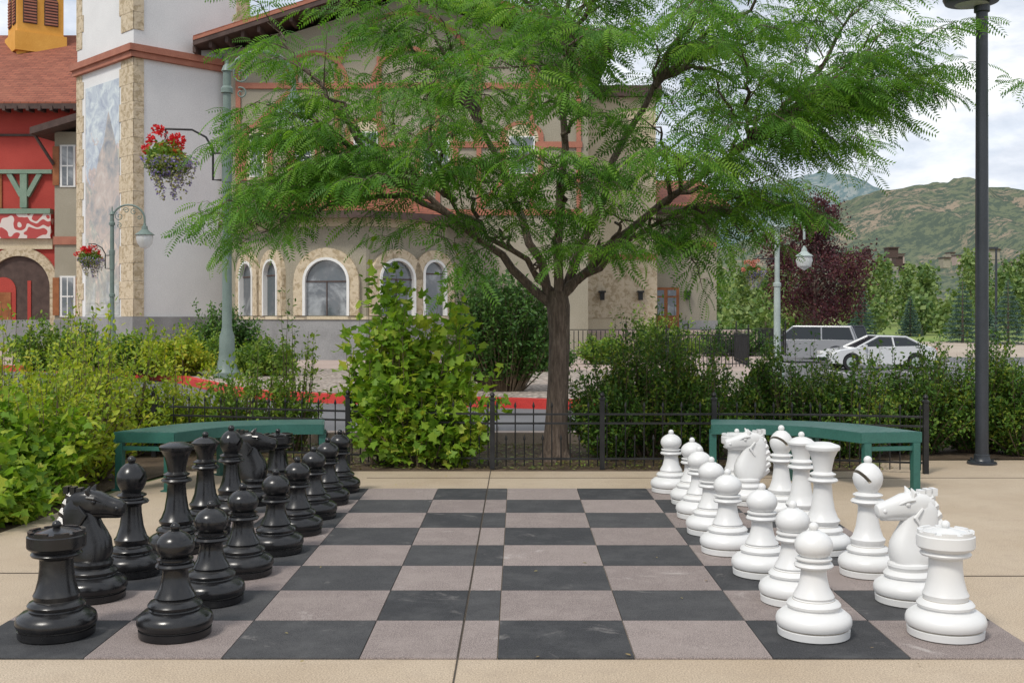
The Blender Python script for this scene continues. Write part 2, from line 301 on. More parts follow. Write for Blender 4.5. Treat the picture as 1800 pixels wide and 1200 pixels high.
# ---------------------------------------------------------------- camera
cd=bpy.data.cameras.new('camera'); co=bpy.data.objects.new('camera',cd); scene.collection.objects.link(co); scene.camera=co
co.location=(0,0,CAMZ); co.rotation_euler=(math.radians(90),0,0); cd.sensor_width=36; cd.lens=F/1800*36; cd.shift_x=-10/1800; cd.shift_y=-43/1800; cd.clip_end=8000; cd.clip_start=.1
# ---------------------------------------------------------------- ground
def sheet(name,poly,z,mat):
    b=B(); b.add([(x,y,z) for x,y in poly],[tuple(range(len(poly)))],mat); return b.build(name)
def TZ(x,y):
    k=min(max((x-3.5)/8,0),1); k=k*k*(3-2*k)
    return k*float(np.interp(y,[0,16,34,64,90,125,170,400],[0,0,-.75,-.85,-.55,.35,1.1,1.6]))
def terrain(name,xs,ys,dz,mat):
    b=B(); n=len(xs); b.add([(x,y,TZ(x,y)+dz) for y in ys for x in xs],[(j*n+i,j*n+i+1,(j+1)*n+i+1,(j+1)*n+i) for j in range(len(ys)-1) for i in range(n-1)],mat,True); return b.build(name,sharp=180)
gx=[-4000,-400,-100,-30,3.5,4.5,5.5,6.5,7.5,8.5,9.5,10.5,11.5,14,20,40,90,140,200,400,4000]
gm=mat_n('dry_grass_ground',(.10,.15,.045),(.26,.23,.13),.05,.95,.3,3,bd=.05)
terrain('ground',gx,[-60,0,12,16,22,28,34,64,90,125,170,260,400,900,5000],-.02,gm)
terrain('road',gx[2:17],[12.9,16,22,28,34,48,64],-.012,M['asph'])
terrain('gravel_verge',gx[10:18],[64,75,90],-.012,mat_n('tan_gravel',(.33,.27,.21),(.42,.36,.29),.3,.95,.3,8))
terrain('grass_verge',gx[10:19],[90,107,125,170],-.010,mat_n('verge_grass',(.12,.2,.04),(.24,.28,.09),.2,.95,.3,4))
sheet('planting_bed',[(-14,4),(-3.42,4),(-3.42,9.3),(-3.2,10.42),(3.2,10.42),(3.6,11.3),(12,11.6),(12,12.7),(-14,12.7)],-.004,M['soil'])
b=B(); b.prism([(-3.5,-4),(9,-4),(9,11.3),(3.7,11.2),(3.3,10.42),(-3.1,10.42),(-3.3,9.4),(-3.46,7.4),(-3.7,5)],-.06,0.0,M['conc']); b.build('concrete_patio')
isl=[(-60,31.5),(-13.9,30),(-10.6,28.5),(-7.3,24.3),(-4.9,19.9),(-3.2,18.8),(-1,18.1),(1.3,17.3),(2.6,17.1),(3.6,17.8),(4.6,21),(6.6,30),(9.5,40),(9.5,64),(-60,64)]
b=B(); b.prism(isl,-1.2,.13,M['side']); b.build('sidewalk')
b=B()
for i in range(0,8):
    (x0,y0),(x1,y1)=isl[i],isl[i+1]; L=math.hypot(x1-x0,y1-y0); nx,ny=(y1-y0)/L,-(x1-x0)/L
    b.hexa([(x0+nx*.02,y0+ny*.02,-.04),(x1+nx*.02,y1+ny*.02,-.04),(x1-nx*.16,y1-ny*.16,-.04),(x0-nx*.16,y0-ny*.16,-.04),(x0+nx*.02,y0+ny*.02,.145),(x1+nx*.02,y1+ny*.02,.145),(x1-nx*.16,y1-ny*.16,.145),(x0-nx*.16,y0-ny*.16,.145)],M['redk'])
b.build('red_kerb')
sheet('gravel_bed',[(-12,29.3),(-10.4,28.8),(-7.0,24.5),(-4.6,20.2),(-3.0,19.1),(-.9,18.4),(1.4,17.6),(2.6,17.4),(3.3,18),(4.2,21),(5.5,27),(-3,27.5),(-8,29.5)],.136,M['grav'])
b=B(); b.prism([(-80,12.75),(60,12.75),(60,12.95),(-80,12.95)],-.02,.12,M['side']); b.build('kerb')
b=B()
for yy in (43.5,52):
    for i in range(10):
        x=13+i*2.7; b.box((x,yy+2.2,TZ(x,yy+2.2)-.004),(.1,4.4,.01),M['wframe'])
b.build('parking_markings')
b=B(); b.box((-.254,6.7,.0012),(.007,16,.004),M['gap']) 
b.box((-3.05,6.27,.0012),(1.2,.010,.004),M['gap']); b.box((5.6,6.2,.0012),(6.6,.010,.004),M['gap']); b.box((3.4,9.98,.0012),(9.5,.008,.004),M['gap']); b.build('patio_joints')
b=B(); x0,y0,s=-2.406,4.69,.58
for i in range(8):
    for j in range(8):
        mt=M['td'] if (i+j)%2==0 else M['tl']; X=x0+s*i; Y=y0+s*j
        cuts=[(X,X+s)]
        if X<-.254<X+s: cuts=[(X,-.256),(-.250,X+s)]
        for a,c in cuts:
            g=.0015; r=random.random()
            vs=[(a+g,Y+g,.001),(c-g,Y+g,.001),(c-g,Y+s-g,.001),(a+g,Y+s-g,.001),(a+g+.001,Y+g+.001,.008),(c-g-.001,Y+g+.001,.008),(c-g-.001,Y+s-g-.001,.008),(a+g+.001,Y+s-g-.001,.008)]
            b.add(vs,[(4,5,6,7),(0,1,5,4),(1,2,6,5),(2,3,7,6),(3,0,4,7)],mt,False,r)
b.build('chessboard')
# ---------------------------------------------------------------- chess pieces
BASE=[(0,0),(.145,0),(.154,.005),(.156,.034),(.149,.037),(.149,.042),(.158,.046),(.163,.058),(.163,.073),(.157,.09),(.136,.107),(.110,.117),(.107,.123),(.115,.128),(.117,.138),(.108,.15),(.090,.158)]
def sb(k,h=1): return [(r*k,z*h) for r,z in BASE]
def ballp(r,zc,zr,a0=-60,n=12,a1=90):
    return [(r*math.cos(math.radians(a0+(a1-a0)*i/n)),zc+zr*math.sin(math.radians(a0+(a1-a0)*i/n))) for i in range(n+1)]
def finial(z,r=.022): return [(.012,z-r*.9)]+ballp(r,z,r,-50)
def mk(kind,mat):
    b=B(); c=(0,0,0.008); kb={'rook':1.04,'bishop':.96,'knight':1.02}.get(kind,1.0); sm_=SEAMW if mat is PW else SEAMB
    b.lathe([(.1498*kb,.0376),(.1498*kb,.0414)],c,sm_)
    if kind!='knight': b.lathe([(.0915*kb,.1572),(.0905*kb,.1592)],c,sm_)
    if kind=='pawn':
        b.lathe(BASE+[(.084,.163),(.089,.172),(.083,.184),(.068,.21),(.058,.25),(.055,.283),(.058,.292),(.080,.298),(.085,.306),(.080,.316),(.064,.321),(.062,.326),(.078,.331),(.079,.337),(.060,.343)]+ballp(.083,.392,.066,-48)[:-2]+[(.03,.456),(.012,.459)]+finial(.472,.021),c,mat)
    elif kind=='rook':
        b.lathe(sb(1.04)+[(.095,.166),(.098,.18),(.088,.2),(.076,.25),(.071,.3),(.071,.335),(.08,.345),(.104,.35),(.108,.358),(.102,.366),(.098,.37),(.117,.382),(.123,.39),(.123,.437),(.118,.441),(.118,.452),(.10,.452),(.098,.448),(.06,.458),(.03,.466),(.012,.469)]+finial(.482,.019),c,mat)
        for i in range(8):
            a=2*math.pi*i/8+.2
            for da in (-.2,-.07,.07,.2):
                b.box((.109*math.cos(a+da),.109*math.sin(a+da),.463),(.018,.0165,.010),mat,a+da)
    elif kind=='bishop':
        b.lathe(sb(.96)+[(.084,.165),(.09,.18),(.092,.195),(.08,.208),(.063,.26),(.053,.33),(.051,.37),(.06,.382),(.086,.388),(.091,.396),(.083,.406),(.062,.41),(.060,.418),(.076,.425),(.079,.432),(.064,.44),(.048,.446),(.06,.462),(.074,.49),(.08,.52),(.075,.548),(.056,.578),(.034,.597),(.016,.604)]+finial(.618,.022),c,mat)
    elif kind in('king','queen'):
        p=sb(1.0)+[(.088,.166),(.098,.178),(.101,.192),(.088,.208),(.07,.255),(.058,.33),(.052,.40),(.058,.412),(.083,.418),(.089,.427),(.082,.437),(.062,.442),(.060,.450),(.075,.457),(.077,.464),(.06,.472),(.052,.478)]
        if kind=='king': p+=[(.056,.51),(.068,.56),(.086,.598),(.098,.606),(.101,.614),(.101,.626),(.094,.633),(.08,.637),(.05,.648),(0,.652)]
        else: p+=[(.054,.50),(.066,.54),(.08,.566),(.088,.574),(.089,.586),(.078,.592),(.062,.606),(.035,.617),(.013,.622)]+finial(.634,.02)
        b.lathe(p,c,mat)
    else:
        b.lathe(sb(1.02)+[(.095,.166),(.1,.178),(.097,.19),(.075,.2),(0,.205)],c,mat)
        def loft(path,n=20,ex=.75):
            vs=[];k=len(path)
            for i,(x,z,a,bb) in enumerate(path):
                p0=path[max(i-1,0)];p1=path[min(i+1,k-1)]; t=Vector((p1[0]-p0[0],0,p1[1]-p0[1])).normalized(); nn=Vector((-t.z,0,t.x))
                for j in range(n):
                    th=2*math.pi*j/n; cc,ss=math.cos(th),math.sin(th)
                    f=lambda q:math.copysign(abs(q)**ex,q)
                    v=Vector((x,0,z+.008))+nn*a*f(cc)+Vector((0,1,0))*bb*f(ss); vs.append(v)
            fs=[(i*n+j,i*n+(j+1)%n,(i+1)*n+(j+1)%n,(i+1)*n+j) for i in range(k-1) for j in range(n)]+[tuple(range(n))[::-1],tuple((k-1)*n+j for j in range(n))]
            b.add(vs,fs,mat,True)
        loft([(.0,.18,.075,.08),(.0,.205,.10,.08),(-.02,.25,.118,.07),(-.038,.30,.114,.06),(-.05,.35,.10,.054),(-.058,.40,.088,.05),(-.06,.44,.082,.048),(-.052,.48,.066,.044),(-.045,.505,.04,.032)])
        loft([(-.12,.475,.03,.03),(-.075,.475,.056,.045),(-.02,.474,.064,.052),(.03,.468,.060,.05),(.08,.457,.048,.041),(.115,.449,.042,.038),(.142,.444,.042,.04),(.16,.441,.03,.03),(.166,.44,.01,.012)])
        loft([(-.04,.445,.03,.032),(.01,.428,.034,.036),(.06,.418,.022,.028),(.115,.413,.016,.026),(.14,.412,.014,.024),(.148,.412,.005,.01)])
        for k in range(7):
            t=k/6; x=-.118-.052*math.sin(t*2.2); z=.525-.26*t
            b.tube([(x+.06,0,z-.035),(x-.006,0,z)],[.040,.024],mat,6)
        for k in range(5):
            b.box((-.125+.032*k,0,.543-.002*k*k),(.024,.05,.035),mat)
        for sg in (-1,1):
            b.tube([(-.005,sg*.03,.52),(-.01,sg*.036,.545),(.004,sg*.036,.566)],[.017,.014,.003],mat,8)
            b.ball((.025,sg*.047,.49),.014,mat,10); b.ball((.135,sg*.034,.456),.012,mat,10)
            b.tube([(-.01,sg*.05,.512),(.03,sg*.054,.508),(.065,sg*.042,.488)],[.008,.010,.003],mat,6)
            b.tube([(-.05,sg*.050,.47),(-.01,sg*.056,.425),(-.045,sg*.058,.37)],[.006,.012,.005],mat,6)
    return b
pawnX={'b':[-1.545,-1.545,-1.53,-1.475,-1.46,-1.46,-1.46,-1.46],'w':[1.335,1.386,1.36,1.28,1.283,1.30,1.34,1.26]}
backX={'b':[-2.08,-2.17,-2.15,-2.08,-2.07,-2.05,-2.02,-1.97],'w':[1.93,1.97,1.95,1.86,1.88,1.886,1.76,1.80]}
kinds=['rook','knight','bishop','king','queen','bishop','knight','rook']
def cutbishop(o):
    bpy.ops.mesh.primitive_cube_add(size=1,location=(.062,0,.56)); c=bpy.context.object; c.scale=(.12,.3,.016); c.rotation_euler=(0,math.radians(-52),0)
    md=o.modifiers.new('b','BOOLEAN'); md.object=c; md.operation='DIFFERENCE'; bpy.context.view_layer.update()
    dg=bpy.context.evaluated_depsgraph_get(); me=bpy.data.meshes.new_from_object(o.evaluated_get(dg)); o.modifiers.clear(); o.data=me; bpy.data.objects.remove(c)
    me.set_sharp_from_angle(angle=math.radians(35))
mesh_cache={}
for side,mat,cn in (('b',PB,'black'),('w',PW,'white')):
    for k in range(8):
        Y=5.03+.59*k
        for kind,X in (('pawn',pawnX[side][k]),(kinds[k],backX[side][k])):
            key=(side,kind); face=0 if side=='b' else math.pi
            rz={'knight':face+random.uniform(-.12,.12),'bishop':(face+random.uniform(.2,.9))}.get(kind,random.uniform(0,6))
            nm=f'{cn}_chess_{kind}'
            if key not in mesh_cache:
                o=mk(kind,mat).build(nm); 
                if kind=='bishop': cutbishop(o)
                mesh_cache[key]=o.data
            else:
                o=bpy.data.objects.new(nm,mesh_cache[key]); scene.collection.objects.link(o)
            sc_=1.03; o.scale=(sc_,sc_,sc_)
            o.location=(X,Y+(.07 if kind=='knight' and k==1 and side=='b' else 0),0); o.rotation_euler=(0,0,rz)
# ---------------------------------------------------------------- benches
def bench(mir):
    b=B()
    def cr(P,n):
        out=[]; P=[P[0]]+P+[P[-1]]
        for i in range(1,len(P)-2):
            for j in range(n):
                t=j/n; q=[]
                for d in (0,1):
                    a,b_,c,e=P[i-1][d],P[i][d],P[i+1][d],P[i+2][d]
                    q.append(.5*((2*b_)+(-a+c)*t+(2*a-5*b_+4*c-e)*t*t+(-a+3*b_-3*c+e)*t**3))
                out.append(tuple(q))
        out.append(P[-1]); return out
    inn=[(1.74,9.93),(2.15,9.9),(2.55,9.7),(2.84,9.22)]; out=[(1.82,10.42),(2.45,10.33),(3.0,10.02),(3.36,9.3)]
    I=cr(inn,8); O=cr(out,8); n=len(I)
    if mir<0: I=[(-x-.0,y) for x,y in I]; O=[(-x,y) for x,y in O]
    H=.485; nsl=7
    for k in range(nsl):
        t0,t1=k/nsl+.01,(k+1)/nsl-.01
        for i in range(n-1):
            L=lambda q,t:(I[q][0]*(1-t)+O[q][0]*t,I[q][1]*(1-t)+O[q][1]*t)
            a,c,d,e=L(i,t0),L(i+1,t0),L(i+1,t1),L(i,t1)
            q=[a,c,d,e] if mir<0 else [a,e,d,c]
            b.hexa([(*p,H-.018) for p in q]+[(*p,H) for p in q],M['benchg'])
    for R_ in (I,O):
        for i in range(n-1):
            a,c=R_[i],R_[i+1]; L=math.hypot(c[0]-a[0],c[1]-a[1])
            b.box(((a[0]+c[0])/2,(a[1]+c[1])/2,H-.045),(L+.012,.02,.085),M['benchg'],math.atan2(c[1]-a[1],c[0]-a[0]))
    for q in (0,n//2,n-1):
        a,c=I[q],O[q]; L=math.hypot(c[0]-a[0],c[1]-a[1]); rz=math.atan2(c[1]-a[1],c[0]-a[0])
        b.box(((a[0]+c[0])/2,(a[1]+c[1])/2,H-.046),(L+.01,.03,.083),M['benchg'],rz)
        for t in (.09,.91):
            x,y=a[0]*(1-t)+c[0]*t,a[1]*(1-t)+c[1]*t
            b.box((x,y,(H-.09)/2),(.06,.06,H-.09),M['benchg'],rz); b.box((x,y,.006),(.10,.10,.012),M['benchg'],rz)
        b.box(((a[0]+c[0])/2,(a[1]+c[1])/2,.35),(L*.8,.03,.035),M['benchg'],rz)
    b.build('curved_park_bench')
bench(-1); bench(1)
# ---------------------------------------------------------------- fence
def fence(name,pts,posts,h,mat,gap=.1,spear=True,r=.006,z0=0):
    b=B()
    for i in range(len(pts)-1):
        (x0,y0),(x1,y1)=pts[i],pts[i+1]; L=math.hypot(x1-x0,y1-y0); a=math.atan2(y1-y0,x1-x0)
        for z in ((h*.9,h*.12) if not spear else (h*.84,h*.16,h*.70)): b.box(((x0+x1)/2,(y0+y1)/2,z0+z),(L,.016+r,.012+r),mat,a)
        n=int(L/gap)
        for k in range(n):
            t=(k+.5)/n; x,y=x0+(x1-x0)*t,y0+(y1-y0)*t; hh=h*(1.0 if (k%2==0 or not spear) else .5)
            if not spear: hh=h*.9
            b.tube([(x,y,z0+.03),(x,y,z0+hh-.03)],r,mat,4)
            if spear: b.tube([(x,y,z0+hh-.04),(x,y,z0+hh-.025),(x,y,z0+hh-.012),(x,y,z0+hh+.02)],[r,.013,.011,.001],mat,6)
    for x,y in posts:
        b.box((x,y,z0+h*.53),(.045,.045,h*1.06),mat); b.lathe([(.034,h*1.06),(.034,h*1.08),(.015,h*1.1)]+[(.024,h*1.13),(.018,h*1.16),(0.002,h*1.18)],(x,y,z0),mat,10)
    b.build(name)
fpts=[(-3.75,11.5),(-2.7,11.2),(-1.66,10.9),(-.24,10.56),(.8,10.56),(1.86,10.56),(2.8,10.5),(3.75,10.25)]
fence('iron_garden_fence',fpts,[fpts[0],fpts[2],fpts[3],fpts[4],fpts[5],fpts[7]],.62,M['iron'],.085)
fence('black_railing',[(1.6,36),(5.5,36),(9.0,37.5),(9.0,42)],[(1.6,36),(3.5,36),(5.5,36),(7.2,36.75),(9,37.5)],1.0,M['iron'],.14,False,.014,.13)
fence('black_railing',[(3.6,27),(6.0,29.0),(6.4,33)],[(3.6,27),(6.0,29.0)],.95,M['iron'],.14,False,.012,.13)
# ---------------------------------------------------------------- tree
tree=empty('honey_locust_tree'); tb=B(); bk=M['bark']
tx,ty=.40,11.25
tr=[(tx-.02,ty,-.03),(tx-.02,ty,.08),(tx-.01,ty,.35),(tx+.01,ty,.8),(tx+.02,ty,1.25),(tx+.01,ty,1.55),(tx+.01,ty,1.70)]
tb.tube(tr,[.17,.135,.115,.105,.103,.118,.09],bk,20)
for a in range(6):
    an=a*1.05+.3; tb.tube([(tx,ty,.22),(tx+.10*math.cos(an),ty+.10*math.sin(an),.05),(tx+.2*math.cos(an),ty+.2*math.sin(an),-.03)],[.07,.05,.02],bk,7)
majors=[(470,180,11.4),(700,-30,11.6),(1020,-220,11.3),(1330,-120,11.9),(1640,70,11.2),(1380,380,11.0),(600,330,10.8)]
targets=[(365,395,11.0),(420,240,11.7),(520,110,10.7),(640,30,11.9),(800,-60,12.6),(750,130,10.0),(900,-150,11),(1010,60,9.6),(1150,-160,10.5),(1250,0,9.9),(1450,-70,11),(1590,165,11.8),(1510,280,10.9),(1400,395,11.3),(1265,440,10.7),(1200,290,9.7),(960,290,9.6),(690,330,10.1),(800,435,10.9),(850,180,13.3),(1350,180,12.9),(1330,230,10.0),(1540,-20,12),(1480,130,10.3),(560,340,11.7),(1100,400,10.4),(880,120,9.6),(1150,60,11.3),(1050,-60,12.4),(930,200,11.4),(760,0,11.2),(1250,130,10.8),(1040,200,10.2),(1250,330,11.9),(1430,250,10.5),(1560,60,10.9),(680,190,10.9),(850,330,10.3),(1150,200,10.0),(450,345,11.2),
 (800,230,10.0),(950,390,10.4),(1180,440,10.9),(1020,330,9.8),(1330,340,10.5),(1300,60,10.2),(900,30,10.6),(1400,60,12.0),(1000,130,11.8),(740,440,10.6),(1650,130,11.4),(470,40,11.6),(860,455,10.5),(1230,475,11.1),(1060,450,10.2),(1340,430,11.0),(420,430,11.2),(950,470,10.9)]
FP=[];FD=[];FS=[]
def bez(P,t): return P[0]*(1-t)**3+3*P[1]*t*(1-t)**2+3*P[2]*t*t*(1-t)+P[3]*t**3
R=random.Random(11)
def addtwig(p,d,L,r0,big=1.0):
    d=d.normalized(); p1=p+d*L*.5+Vector((0,0,.03)); p2=p+d*L+Vector((0,0,-.14*L))
    tb.tube([p,p1,p2],[r0,r0*.7,.0015],bk,3,False)
    n=max(3,int(L/.055))
    for i in range(n+1):
        t=(i+.5)/(n+.5); q=p.lerp(p1,t*2) if t<.5 else p1.lerp(p2,t*2-1)
        sd=d.cross(Vector((0,0,1)))
        if sd.length<.1: sd=Vector((1,0,0))
        sd.normalize()
        dd=d*.5+sd*(1 if i%2 else -1)*(.8+R.random()*.4)+Vector((0,0,R.uniform(-.95,.05)))
        if i==n: dd=d+Vector((0,0,-.5))
        FP.append(q[:]);FD.append(dd.normalized()[:]);FS.append(R.uniform(.16,.28)*big)
def limb(P,rr,tstart,dens):
    T=P[3]; L=(T-P[0]).length; n=14
    wob=[Vector((R.gauss(0,.03),R.gauss(0,.03),R.gauss(0,.03))) for _ in range(n+1)]
    pts=[bez(P,i/n)+(wob[i] if 1<i<n else Vector()) for i in range(n+1)]
    tb.tube(pts,[max(rr*(1-i/n)**.8,.004) for i in range(n+1)],bk,8)
    ns=int(L*dens)
    for k in range(ns):
        t=min(1,tstart+(1-tstart)*(k+R.random()*.6)/ns)
        p=bez(P,t); tg=(bez(P,min(t+.03,1.03))-p).normalized()
        side=tg.cross(Vector((R.gauss(0,.5),R.gauss(0,.5),1))).normalized()*(1 if k%2 else -1)
        d=(tg*.7+side*R.uniform(.5,1.1)+Vector((0,0,R.uniform(-.15,.3)))); d.z*=.5; d.normalize()
        Ls=(.85-.45*t)*R.uniform(.6,1.15)*(L/3.2)**.4+.15
        q1=p+d*Ls*.5+Vector((0,0,.06)); q2=p+d*Ls+Vector((0,0,-.15*Ls))
        tb.tube([p,q1,q2],[.009,.006,.003],bk,5,False)
        m_=int(Ls/.125)+1
        for j in range(m_+1):
            u=.2+.8*j/m_; q=p.lerp(q1,u*2) if u<.5 else q1.lerp(q2,u*2-1)
            s2=d.cross(Vector((R.gauss(0,.4),R.gauss(0,.4),1))).normalized()*(1 if j%2 else -1)
            dd=d*.7+s2*R.uniform(.5,1.0)+Vector((0,0,R.uniform(-.35,.15)))
            if j==m_: dd=d
            addtwig(q,dd,R.uniform(.16,.34),.003)
MJ=[]
for i,(xp,yp,Y) in enumerate(majors):
    T=Vector((PX(xp,Y),Y,PZ(yp,Y))); an=i*2.4
    p0=Vector((tx+.04*math.cos(an),ty+.04*math.sin(an),1.45+.035*i)); D=T-p0
    if yp>250: p1=p0+Vector((D.x*.2,D.y*.2,.40)); p2=p0+Vector((D.x*.6,D.y*.6,max(D.z,0)+.5))
    else: p1=p0+Vector((D.x*.20,D.y*.2,D.z*.30)); p2=p0+Vector((D.x*.58,D.y*.58,D.z*.74))
    P=(p0,p1,p2,T); MJ.append(P); limb(P,.052 if yp<250 else .036,.5,2.6)
for (xp,yp,Y) in targets:
    T=Vector((PX(xp,Y),Y,PZ(yp,Y))); best=None
    for P in MJ:
        for ts in (.12,.2,.28,.36,.45,.55):
            q=bez(P,ts); c_=(T-q).length+ (0.55*ts) + (1.2 if q.z>T.z+.35 else 0)+abs((T-q).length-1.6)*.25
            if best is None or c_<best[0]: best=(c_,P,ts,q)
    _,P,ts,p0=best; tg=(bez(P,ts+.05)-p0).normalized(); D=T-p0; L=D.length
    p1=p0+tg*L*.28+Vector((D.x*.1,D.y*.1,.05)); p2=p0+D*.68+Vector((0,0,.28 if yp>200 else .12))
    limb((p0,p1,p2,T),.016+.009*L,.25,3.9)
tb.build('trunk_and_limbs',tree)
n=len(FP)
scatter('foliage',FP,FD,rv(n)*.75+np.array([0,-.25,.75]),FS,FROND,M['locust'],tree)
t2=empty('honey_locust_tree'); b=B(); FP=[];FD=[];FS=[]
tb=b; b.tube([(7.9,11.2,-.02),(7.85,11.2,1.5),(7.8,11.2,2.6)],[.13,.1,.08],bk,10)
for T in [(5.1,11,3.72),(5.4,10.8,3.55),(6.9,10.5,4.6),(8.6,11,4.4),(7.7,12,5.2),(6.6,11.5,5.0)]:
    T=Vector(T); p0=Vector((7.8,11.2,2.4)); pts=[p0.lerp(T,i/6)+Vector((0,0,.5*math.sin(math.pi*i/6))) for i in range(7)]
    b.tube(pts,[.05*(1-i/7)+.004 for i in range(7)],bk,6)
    for i in range(2,7):
        for s_ in (-1,1):
            d=(T-p0).normalized()*.7+Vector((R.gauss(0,.3),s_*.7,R.uniform(-.2,.2))); addtwig(pts[i],d,.3,.003)
b.build('trunk_and_limbs',t2); n=len(FP); scatter('foliage',FP,FD,rv(n)*.75+np.array([0,-.25,.75]),FS,FROND,M['locust'],t2)
# ---------------------------------------------------------------- shrubs
shrub('leafy_vine_shrub',PX(715,10.95),10.98,.60,.36,1.42,105,29,.11,M['vine'],LOB,tmin=.08,spiky=.3,full=.15,rag=.6,jit=1.5)
shrub('leafy_vine_shrub',PX(740,10.8),10.78,.76,.24,.85,85,30,.10,M['vine'],LOB,tmin=.1,spiky=.3,full=.3,rag=.5,jit=1.4)
shrub('leafy_vine_shrub',PX(680,11),11.0,.48,.3,1.7,24,34,.11,M['vine'],LOB,tmin=.3,spiky=.15,full=.6,rag=.5,jit=1.6)
shrub('leafy_vine_shrub',PX(780,11),11.1,.34,.25,1.5,20,30,.11,M['vine'],LOB,tmin=.3,spiky=.25,full=.6,rag=.5,jit=1.6)
shrub('round_dark_shrub',PX(885,19.3),19.8,.98,.9,2.15,330,60,.085,M['dg'],LEAF,z0=.13,tmin=.15,spiky=.04,full=.35,rag=.08)
for (xp,Y,rx,h,n) in ((1145,11.7,.72,1.38,300),(1075,11.5,.45,1.05,150),(1235,11.6,.42,1.1,150),(1400,11.9,.72,1.22,280),(1500,11.6,.5,1.1,170),(1330,12.1,.35,1.0,100),(1610,11.9,.55,1.15,210),(1720,12.0,.6,1.25,240),(1800,11.7,.5,1.05,170)):
    shrub('yew_shrub',PX(xp,Y),Y,rx,.48,h,n,85,.046,M['yew'],LEAF,tmin=.05,spiky=.4,full=.3,jit=1.8,rag=.45)
for (xp,Y,rx,h,n,big) in ((40,7.75,.42,.72,90,1),(0,8.6,.5,1.0,95,1),(90,9.0,.45,1.1,110,0),(20,9.9,.6,1.3,120,0),(150,9.9,.5,1.25,100,0),(-90,8.0,.5,1.0,90,1),(60,9.3,.4,1.45,30,0),(120,8.6,.35,.8,50,1)):
    shrub('yellow_green_shrub',min(PX(xp,Y),-3.42-rx*.9) if Y<9.3 else PX(xp,Y),Y,rx,.45,h,n,42 if big else 56,.085 if big else .06,M['vine'] if big else M['yg'],LOB if big else LEAF,tmin=.06,spiky=.6,full=.3,jit=1.6,rag=.7)
for (xp,Y,rx,h,n) in ((210,11.6,.6,1.35,100),(300,12.0,.6,1.1,90),(-20,11.5,.8,1.4,140),(430,12.0,.5,1.25,75),(510,12.1,.36,1.35,60),(100,12.0,.6,1.4,90),(370,12.2,.4,.85,60)):
    shrub('green_shrub',PX(xp,Y),Y,rx,.45,h,n,56,.056,M['yg'] if R.random()<.75 else M['mid'],LEAF,tmin=.08,spiky=.6,full=.25,jit=1.6,rag=.75)
for (xp,Y,rx,h,n,mt) in ((395,29.5,.95,1.9,170,'dg'),(80,27,.9,1.3,110,'mid'),(150,26.5,.8,1.1,100,'mid'),(240,25.5,1.0,1.0,110,'mid'),(310,25,.9,1.1,100,'yg'),(350,28,.9,1.0,100,'mid'),(460,25,.8,.9,90,'mid'),(1160,33,1.2,1.5,110,'mid'),(1060,31,.8,.8,80,'mid'),(1280,37.5,1.6,1.1,120,'dg'),(950,27,.9,1.1,90,'dg')):
    shrub('garden_shrub',PX(xp,Y),Y,rx,.7,h,n,60,.10,M[mt],LEAF,z0=.13,tmin=.1,spiky=.4,full=.25,jit=1.4,rag=.5)
n=5000; P=np.stack([rng.uniform(-3.2,3.6,n),rng.uniform(10.5,12.6,n),np.full(n,.012)],1)
scatter('ground_cover_leaves',P,rv(n)*[1,1,.2],rv(n)*.3+[0,0,1],rng.uniform(.02,.05,n),LEAF,leafmat('litter',[(.07,.05,.02),(.18,.13,.05),(.15,.22,.04),(.25,.3,.06)],.2))
n=60; P=np.stack([rng.uniform(-3.2,3.4,n),rng.uniform(4.2,10.3,n),np.full(n,.014)],1)
scatter('fallen_leaves',P,rv(n)*[1,1,.2],rv(n)*.3+[0,0,1],rng.uniform(.012,.03,n),LEAF,leafmat('dryleaf',[(.3,.22,.08),(.4,.33,.1),(.2,.14,.07),(.3,.3,.1)],.1))
